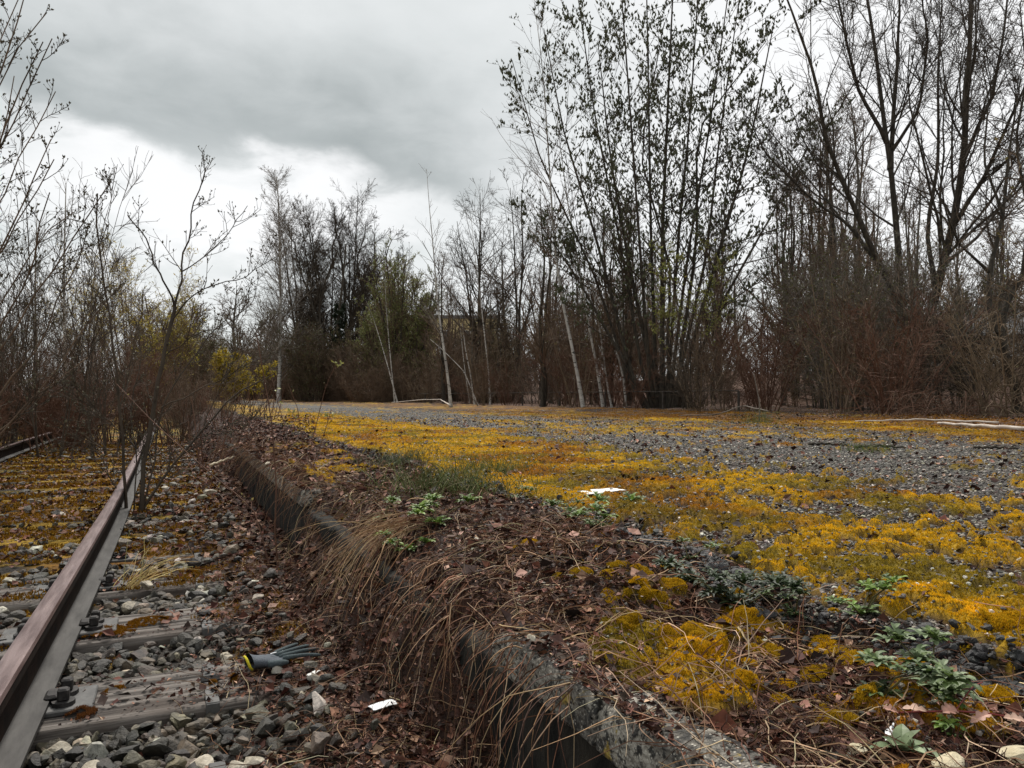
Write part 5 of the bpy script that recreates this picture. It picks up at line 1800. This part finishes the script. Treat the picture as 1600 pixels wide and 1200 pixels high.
GREY_G = [(.19, .24, .13), (.24, .29, .17), (.15, .20, .10)]
MID_G = [(.085, .13, .035), (.11, .16, .045), (.065, .10, .03)]
BRI_G = [(.13, .21, .03), (.17, .25, .04), (.09, .15, .03)]
DRK_G = [(.028, .045, .018), (.040, .060, .022), (.022, .034, .016)]
rosette('green_rosette', 'pale grey green leaf rosette at the bottom right between stones', 1405, 1178, 11, .055, .010, GREY_G, 0, .44, (.25, 1.1), 1)
rosette('leafy_weed', 'largest leafy green weed with shiny lobed leaves at the lower right', 1452, 1088, 13, .055, .011, MID_G + GREY_G, 3, .44, (.1, 1.0), 2, 6, sec=2)
rosette('leafy_weed', 'yellow green weed leaf drooping under the largest leafy weed', 1482, 1140, 7, .035, .008, BRI_G + MID_G, 3, .44, (-.2, .7), 3, 2, sec=2)
rosette('leafy_weed', 'small green weed before the mossy asphalt edge at the right', 1345, 990, 9, .050, .009, MID_G + BRI_G, 3, .45, (.1, 1.0), 4, 4, sec=2)
rosette('dark_weed', 'dark feathery green weed left of the small green one', 1150, 960, 16, .075, .009, DRK_G, 4, .45, (.1, 1.1), 5, 8, sec=3)
rosette('leafy_weed', 'spreading green weed under the white paper scrap', 930, 838, 11, .075, .012, MID_G + BRI_G, 4, .44, (.2, 1.0), 6, 6, sec=2)
rosette('leafy_weed', 'bright green weed on the slumped edge', 683, 826, 11, .065, .013, BRI_G, 3, .42, (.2, 1.0), 7, 5, sec=2)
rosette('leafy_weed', 'small bright weed left of the bright green one on the slumped edge', 640, 836, 8, .055, .010, BRI_G, 3, .42, (.1, 1.0), 8, 3, sec=2)
rosette('dark_weed', 'dark bluish green weed at the lower right of the leafy one', 1370, 1100, 9, .045, .008, DRK_G + MID_G, 3, .44, (.1, .8), 9, 3, sec=2)


rosette('leafy_weed', 'low green weed right of the broken dark asphalt edge', 885, 808, 8, .05, .009, MID_G, 3, .42, (.1, .9), 10, 3, sec=2)
rosette('leafy_weed', 'small green weed at the left end of the grass tufts', 598, 800, 8, .06, .010, MID_G + BRI_G, 3, .42, (.1, .9), 11, 3, sec=2)
rosette('dark_weed', 'dark green weed between the two yellow moss patches at the right', 1240, 968, 9, .045, .007, DRK_G + MID_G, 4, .44, (.1, .9), 12, 3, sec=2)
rosette('leafy_weed', 'tiny green weed by the moss cushions above the coping', 1075, 905, 7, .035, .007, MID_G, 3, .44, (.1, .9), 13, 2, sec=2)
rosette('leafy_weed', 'small olive weed on the litter left of the white paper', 805, 782, 8, .05, .008, MID_G, 3, .42, (.1, .9), 14, 2, sec=2)


def grass_tuft(px, py, h, n, L, label, cols, seed, spread=.06, lean=(0, 0)):
    r = np.random.default_rng(seed)
    x, y = G(px, py, h); z = gz(x, y)
    root = thing('grass_tuft', label, 'grass tuft', (x, y, z))
    p = np.stack([spread * r.normal(size=n), spread * r.normal(size=n), np.zeros(n)], -1)
    p[:, 2] = ground_z(x + p[:, 0], y + p[:, 1]) - z - .004
    d = np.stack([lean[0] + .35 * r.normal(size=n), lean[1] + .35 * r.normal(size=n), np.ones(n)], -1)
    pts, rad = strands(p, d, L * (.5 + .7 * r.random(n)), .0011 + .0007 * r.random(n), 7, r, .14, .10, hug=False)
    mb = MB(); add_strands(mb, pts, rad, palette(n, cols, .3, r))
    mb.build('grass_foliage', M_STRAW, root)


grass_tuft(700, 775, .42, 520, .15, 'green grass tuft growing in the middle of the slumped edge', [(.10, .13, .035), (.14, .16, .05), (.20, .17, .08), (.075, .10, .03)], 1, .15)
grass_tuft(770, 740, .42, 260, .10, 'low green grass tuft where the slumped edge meets the moss', [(.10, .14, .03), (.15, .17, .05)], 2, .12)
grass_tuft(625, 722, .42, 240, .14, 'grey green grass tuft behind the slumped edge', [(.10, .12, .05), (.15, .16, .08)], 3, .13)
grass_tuft(1185, 662, .42, 160, .25, 'small bright grass tuft at the foot of the wood', [(.13, .18, .04), (.10, .14, .03)], 4, .16)
grass_tuft(1360, 705, .42, 110, .12, 'tiny green grass tuft amid the far moss', [(.13, .18, .04), (.10, .14, .03)], 5, .10)
grass_tuft(205, 915, .77, 46, .24, 'pale yellow grass tuft drooping beside the rail', [(.60, .48, .20), (.48, .36, .13), (.34, .22, .08)], 6, .025, (.9, .5))


# trailing plant with pink-brown leaves at the lower right corner
def bramble_sprig():
    r = np.random.default_rng(4)
    x, y = G(1560, 1140, .42); z = gz(x, y)
    root = thing('trailing_sprig', 'trailing red stem with pinkish brown withered leaves in the lower right corner', 'plant', (x, y, z))
    sm, lm = MB(), MB()
    pl = np.array([(-.06, .10, .03), (-.03, .04, .05), (.0, .0, .055), (.025, -.05, .05), (.05, -.10, .03)])
    sm.tube(resample(pl, 14), np.linspace(.0014, .0010, 14), 5, (.22, .035, .03))
    sm.tube(resample(np.array([(-.03, .04, .05), (.02, .05, .07), (.07, .07, .06)]), 8), .0009, 5, (.22, .035, .03))
    P = resample(pl, 14)
    for k in range(14):
        c = [(.46, .26, .20), (.40, .21, .16), (.50, .33, .25)][k % 3]
        s = 1 if k % 2 else -1
        d = np.array((s * .8 + .2 * r.normal(), .3 * r.normal() + .4, .25 * r.normal()))
        p = P[k]
        leaf_blade(lm, p, d, np.array((.1, -.5, 1.0)), .020 + .012 * r.random(), .008, c, 3, .2, 9, r)
    sm.build('stem', M_LEAF, root); lm.build('foliage', M_LEAF, root)


bramble_sprig()


# ------------------------------------------------------------------ loose things
def crumple(name, label, cat, px, py, h, w, l, seed, m, rz=0, amp=.12, lift=.004, wav=3.0):
    """a crumpled sheet with thickness lying on the ground"""
    r = np.random.default_rng(seed)
    x, y = G(px, py, h)
    n = 22
    u, v = np.meshgrid(np.linspace(-.5, .5, n), np.linspace(-.5, .5, n))
    rr = np.maximum(np.abs(u), np.abs(v)) * 2
    k = .92 + .10 * fbm(u * 3 + seed, v * 3, 3, seed) + .16 * (fbm(u * 9, v * 9 + seed, 2, seed + 5) - .5) * (rr > .7)
    X = u * w * k; Y = v * l * k
    ca, sa = cos(rz), sin(rz)
    wx, wy = x + X * ca - Y * sa, y + X * sa + Y * ca
    zz = fbm(u * wav + 7, v * wav, 3, seed + 2) * amp * w
    zz = zz - zz.min()
    g = ground_z(wx, wy)
    z0 = float(np.percentile(g, 80)) if w > .15 else float(np.median(g))
    Z = (zz * .8 + .010) if w > .15 else np.maximum(g - z0, -.01) + lift + zz
    top = np.stack([wx - x, wy - y, Z], -1).reshape(-1, 3)
    bot = top - np.array((0, 0, .0015))
    i = np.arange(n * n).reshape(n, n)
    q = np.stack([i[:-1, :-1], i[:-1, 1:], i[1:, 1:], i[1:, :-1]], -1).reshape(-1, 4)
    ring = np.concatenate([i[0, :], i[1:, -1], i[-1, -2::-1], i[-2:0:-1, 0]]); kk = len(ring); j = np.arange(kk)
    side = np.stack([ring, ring + n * n, ring[(j + 1) % kk] + n * n, ring[(j + 1) % kk]], -1)
    o = mesh(name, np.concatenate([top, bot]), [q, q[:, ::-1] + n * n, side], m, None, None, True, (x, y, z0))
    return tag(o, label, cat)


M_PAPER = mat('dirty_paper', (.55, .54, .51), (.82, .81, .78), 30, 0.8)
M_PLASTIC = mat('white_plastic', (.72, .73, .74), (.84, .84, .85), 12, 0.45, spec=.5)
crumple('paper_scrap', 'torn white paper lying flat on the yellow moss', 'paper', 935, 770, .40, .24, .10, 3, M_PAPER, .25, .03, .030)
crumple('plastic_scrap', 'white plastic scrap lying by the foot of the dark wall', 'litter', 600, 1128, .75, .062, .03, 5, M_PLASTIC, .3, .10, .012, 2)
crumple('paper_scrap', 'small pale scrap of paper behind the glove on the litter', 'paper', 492, 1052, .75, .034, .018, 8, M_PAPER, .5, .2, .015)
crumple('plastic_scrap', 'tiny grey white scrap under the leafy weed at the lower right', 'litter', 1385, 1142, .43, .030, .010, 9, M_PLASTIC, .6, .2, .004)


# the lost work glove
def build_glove():
    x0, y0 = G(392, 1038, .75); x1, y1 = G(482, 1003, .73)
    a = atan2(y1 - y0, x1 - x0); L = math.hypot(x1 - x0, y1 - y0)
    root = thing('work_glove', 'grey knitted work glove with yellow cuff lying by the sleeper end', 'glove', (x0, y0, .022), a, .86)
    grey = mat('grey_knit', (.060, .070, .082), (.115, .128, .148), 260, 0.9, 0.0015, attr=True)
    dark = mat('dark_knit_finger', (.040, .055, .060), (.080, .10, .105), 200, 0.9, 0.001, attr=True)
    yel = mat('yellow_knit_cuff', (.42, .36, .02), (.66, .56, .03), 200, 0.85, 0.002)
    # body: flattened tube, limp
    n, k = 18, 16
    V = []
    for i in range(n):
        t = i / (n - 1)
        cx = t * L * .62
        w = .034 + .016 * math.sin(math.pi * min(1, t * 1.1)) ; hh = .020 * (1 - t) ** 2.2 + .0095
        zc = .012 * (1 - t) - .004
        for j in range(k):
            p = 2 * math.pi * j / k
            V.append((cx, w * cos(p) + .006 * sin(7 * t), zc + hh * sin(p) * (.85 if sin(p) < 0 else 1) + .003 * sin(9 * t + 2 * p)))
    V = np.array(V)
    idx = np.arange(n * k).reshape(n, k)
    q = np.stack([idx[:-1], np.roll(idx, -1, 1)[:-1], np.roll(idx, -1, 1)[1:], idx[1:]], -1).reshape(-1, 4)
    V[:, 2] = np.maximum(V[:, 2], -.018)
    mesh('glove_body', V, [q, np.array([list(range((n - 1) * k, n * k))])], grey, root, np.ones((len(V), 3)), True)
    for f, (yy, ll, bend) in enumerate(((-.034, .10, -.026), (-.013, .13, .004), (.008, .125, .026), (.027, .105, .045))):
        P = [(L * .56, yy, .004), (L * .66, yy + bend * .2, .006), (L * .66 + ll * .5, yy + bend * .7, .004), (L * .66 + ll, yy + bend * 1.4, -.004)]
        mb = MB(); mb.tube(resample(np.array(P), 10), [.009, .0085, .0078, .0074, .0072, .0070, .0068, .0064, .006, .003], 8)
        mb.build('finger', dark, root, True)
    P = [(L * .25, -.040, .0), (L * .40, -.058, .002), (L * .58, -.060, -.002)]
    mb = MB(); mb.tube(resample(np.array(P), 8), [.013, .013, .0125, .012, .0115, .011, .009, .005], 8)
    mb.build('thumb', dark, root, True)
    # cuff: open ring
    P = [(-.004 + .010 * cos(t) - .012 * sin(t), .034 * cos(t), .008 + .023 * sin(t) + .003 * cos(3 * t)) for t in np.linspace(0, 2 * math.pi, 25)]
    mb = MB(); mb.tube(P, .0042, 8)
    mb.build('cuff', yel, root, True)
    # white mark knitted on the back of the hand
    mb = MB(); mb.box((L * .40, -.004, .018), (L * .52, .0, .0205), bev=.0006)
    mb.build('mark', M_PLASTIC, root)


build_glove()


# pale single stones among the ballast and on the platform
def loose_stones():
    r = np.random.default_rng(77)
    T, F = stone_templates(8, 3, r, 14, .45, .9)
    pale = mat('pale_limestone', (.28, .24, .18), (.52, .47, .38), 40, 0.8, 0.004, bscale=150)
    yel = mat('yellowish_limestone', (.45, .38, .24), (.62, .55, .40), 30, 0.8, 0.004, bscale=120)
    spec = [(320, 1157, .75, .032, 'roundest pale limestone among the ballast at the bottom left', pale), (397, 1165, .73, .026, 'pale pointed stone at the bottom between ballast and litter', pale), (372, 1180, .74, .022, 'whitish flat stone left of the pale pointed one', pale),
            (357, 1008, .76, .020, 'beige stone beside the end of the second sleeper', pale), (232, 918, .77, .034, 'white flat stone in front of the third sleeper', pale), (152, 1163, .75, .026, 'pale broken stone left of the roundest limestone', pale),
            (95, 1125, .74, .034, 'large grey stone at the foot of the rail', pale), (420, 815, .77, .03, 'bright chip on the leaf litter by the red stems', pale), (330, 778, .77, .05, 'white stone behind the forked sapling', pale), (258, 765, .77, .04, 'pale stone right of the sapling foot', pale),
            (1475, 1194, .43, .026, 'cream coloured flat stone at the bottom edge on the right', yel), (1592, 1172, .43, .028, 'large cream stone in the lower right corner', yel), (1305, 1195, .43, .018, 'cream stone at the bottom edge left of the rosette', yel), (1335, 1155, .43, .012, 'small crumpled beige stone above the bottom chippings', yel),
            (1392, 1050, .43, .006, 'tiny peach coloured pebble above the largest weed', yel), (1418, 1136, .43, .008, 'round grey pebble under the largest weed', pale), (1365, 928, .40, .010, 'small white pebble on the mossy asphalt edge', pale), (1400, 915, .40, .008, 'smallest white pebble on the mossy asphalt edge', pale),
            (745, 850, .42, .012, 'white pebble on the litter of the slumped edge', pale), (830, 990, .42, .012, 'beige pebble above the concrete coping', pale)]
    for k, (px, py, h, s, lab, m) in enumerate(spec):
        x, y = G(px, py, h)
        v = T[k % len(T)] * s * np.array((1.15, 1, .85))
        a = r.random() * 6.28
        v = v @ np.array(((cos(a), sin(a), 0), (-sin(a), cos(a), 0), (0, 0, 1)))
        o = mesh('stone', v, F, m, None, None, False, (x, y, gz(x, y) + s * (.45 if h > .6 else .3)))
        tag(o, lab, 'stone', 'single pale stones')


loose_stones()


def fallen_wood():
    # white birch pole at the right
    def pole(name, label, pts, rad, m, cat='log'):
        mb = MB(); P = resample(np.array(pts), 16)
        P[1:-1, 2] += .006 * np.sin(np.arange(14) * 2.1)
        mb.tube(P, np.linspace(rad, rad * .55, 16), 9)
        c = P.mean(0)
        mb.V = [v - c for v in mb.V]
        tag(mb.build(name, m, None, True, tuple(c)), label, cat)
    def g3(px, py, up=.03):
        x, y = G(px, py, .42); return (x, y, gz(x, y) + up)
    pole('birch_pole', 'thick white birch pole lying along the foot of the wood at the right', [g3(1640, 681, .05), g3(1560, 677, .05), g3(1465, 671, .05)], .027, M_WPOLE)
    pole('birch_pole', 'thin pale birch pole behind the thick white one', [g3(1560, 670, .05), g3(1440, 666.5, .06), g3(1336, 667, .04)], .014, M_WPOLE)
    pole('fallen_branch', 'white fallen birch branch lying at the foot of the lone birch', [g3(704, 637, .08), g3(688, 634, .20), g3(655, 633, .17), g3(630, 632.6, .12), g3(612, 632.5, .08)], .03, M_WPOLE, 'branch')
    pole('dead_branch', 'bent grey branch lying in front of the willow', [g3(1200, 657, .15), g3(1160, 652, .2), g3(1120, 655, .05), g3(1060, 652, .03)], .012, M_TWIG_GREY, 'branch')
    pole('broken_branch', 'pale broken upright stem by the bright grass tuft', [g3(1186, 660, 0), g3(1187, 660, .3), g3(1178, 660, .75)], .013, M_TWIG_GREY, 'branch')
    x, y = G(352, 712, .55)
    pole('cut_stick', 'pale cut stick poking out beside the dark wall', [(x - .13, y - .05, .14), (x + .02, y, .19), (x + .16, y + .05, .22)], .012, M_CUT, 'stick')
    # dead dark sticks on the far moss
    for k, (a, b, lab) in enumerate((((1262, 696), (1325, 698), 'dark stick lying on the far moss'), ((1335, 700), (1415, 701), 'longest dark stick on the moss at the right'), ((1520, 702), (1590, 703), 'dark stick near the right edge on the moss'))):
        pole('dark_stick', lab, [g3(*a, .012), g3((a[0] + b[0]) / 2, (a[1] + b[1]) / 2 - .5, .02), g3(*b, .012)], .013, M_BARK, 'stick')


M_WPOLE = mat('white_birch_wood', (.36, .30, .25), (.62, .55, .48), 9, 0.75, 0.002)
M_CUT = mat('cut_wood', (.55, .45, .30), (.68, .58, .42), 20, 0.7)
fallen_wood()


# ------------------------------------------------------------------ fence, bench, houses
def build_fence():
    root = thing('fence', 'low thin rail fence along the foot of the wood behind the platform', 'fence', (12.4, 14, .1))
    m = mat('weathered_rail', (.03, .025, .02), (.07, .058, .048), 12, 0.8)
    mb = MB()
    yy = np.arange(0, 27.1, 1.5)
    mb.tube(np.stack([.05 * np.sin(yy), yy, .80 + .01 * np.sin(yy * 1.7)], -1), .013, 6)
    mb.build('rail_bar', m, root)
    for k in range(10):
        mb = MB(); mb.box((-.022, k * 3 - .022, -.2), (.022, k * 3 + .022, .79), bev=.004)
        mb.build('post', m, root)


build_fence()


def build_bench():
    x, y = G(477, 626.2, .43)
    root = thing('bench', 'small dark bench standing far off at the platform end', 'bench', (x, y, .36), .4)
    m = mat('dark_bench_wood', (.03, .025, .02), (.06, .05, .04), 10, 0.8)
    mb = MB()
    for k in range(3): mb.box((-1.0, -.22 + k * .15, .43), (1.0, -.10 + k * .15, .47), bev=.005)
    mb.build('seat', m, root)
    for s in (-.75, .75):
        mb = MB(); mb.box((s - .06, -.2, 0), (s + .06, .2, .43), bev=.01); mb.build('leg', m, root)


build_bench()


def house(name, label, px, d, w, dep, h, roof_h, wall, roof, nwin, nst, rz, flat=False):
    q = P3(px, 640, d)
    root = thing(name, label, 'building', (q[0], q[1], 0), rz)
    mb = MB(); mb.box((-w / 2, -dep / 2, -.3), (w / 2, dep / 2, h)); mb.build('wall', wall, root)
    mb = MB()
    if flat:
        mb.box((-w / 2 - .3, -dep / 2 - .3, h), (w / 2 + .3, dep / 2 + .3, h + .5))
    else:
        e = .5
        V = [(-w / 2 - e, -dep / 2 - e, h - .1), (w / 2 + e, -dep / 2 - e, h - .1), (w / 2 + e, dep / 2 + e, h - .1), (-w / 2 - e, dep / 2 + e, h - .1), (-w / 2 - e, 0, h + roof_h), (w / 2 + e, 0, h + roof_h)]
        mb.add(V, [np.array([(0, 1, 5, 4), (2, 3, 4, 5), (3, 2, 1, 0)]), np.array([(1, 2, 5), (3, 0, 4)])])
    rf = mb.build('roof', roof, root)
    if not flat:
        c = MB(); c.box((w * .2, .3, h + roof_h * .4), (w * .2 + .8, 1.1, h + roof_h + .9)); c.build('chimney', roof, rf)
    for s in range(nst):
        for k in range(nwin):
            cx = -w / 2 + (k + .5) * w / nwin; z0 = 1.0 + s * 2.8
            f = MB()
            for (a, b, c_, d_) in ((-.6, -.5, 0, 1.4), (.5, .6, 0, 1.4), (-.5, .5, 0, .1), (-.5, .5, 1.3, 1.4)):
                f.box((cx + a, -dep / 2 - .06, z0 + c_), (cx + b, -dep / 2 + .02, z0 + d_))
            fr = f.build('window', M_WFRAME, root)
            p = MB(); p.box((cx - .5, -dep / 2 - .03, z0 + .1), (cx + .5, -dep / 2 + .01, z0 + 1.3)); p.build('pane', M_PANE, fr)


M_WFRAME = mat('white_frame', (.6, .6, .6), (.7, .7, .7), 5, .6)
M_PANE = mat('dark_glass', (.02, .025, .03), (.04, .045, .05), 3, .12, spec=.6)
M_RENDER = mat('white_render', (.62, .62, .62), (.74, .74, .73), 1.5, .9)
M_YELLOW = mat('yellow_render', (.50, .40, .20), (.62, .50, .26), 1.5, .9)
M_TILE = mat('red_roof_tile', (.16, .065, .045), (.26, .11, .075), 4, .85, .02)
M_FLATROOF = mat('grey_roof', (.10, .10, .10), (.16, .16, .16), 3, .9)
house('apartment_block', 'yellow and white block of flats glimpsed behind the thin birches', 700, 120, 16, 12, 12.6, 0, M_YELLOW, M_FLATROOF, 5, 4, -.4, True)
house('apartment_block', 'low white block glimpsed right of the yellow block of flats', 738, 100, 9, 10, 7.5, 0, M_RENDER, M_FLATROOF, 3, 2, -.4, True)
house('white_house', 'white house with red tiled roof glimpsed right of the big bare tree', 1480, 42, 9, 8, 3.4, 2.0, M_RENDER, M_TILE, 4, 1, -.75)
house('white_house', 'white house wall glimpsed behind the crooked tree at the right edge', 1640, 34, 7, 8, 3.4, 1.6, M_RENDER, M_FLATROOF, 3, 1, -.75)
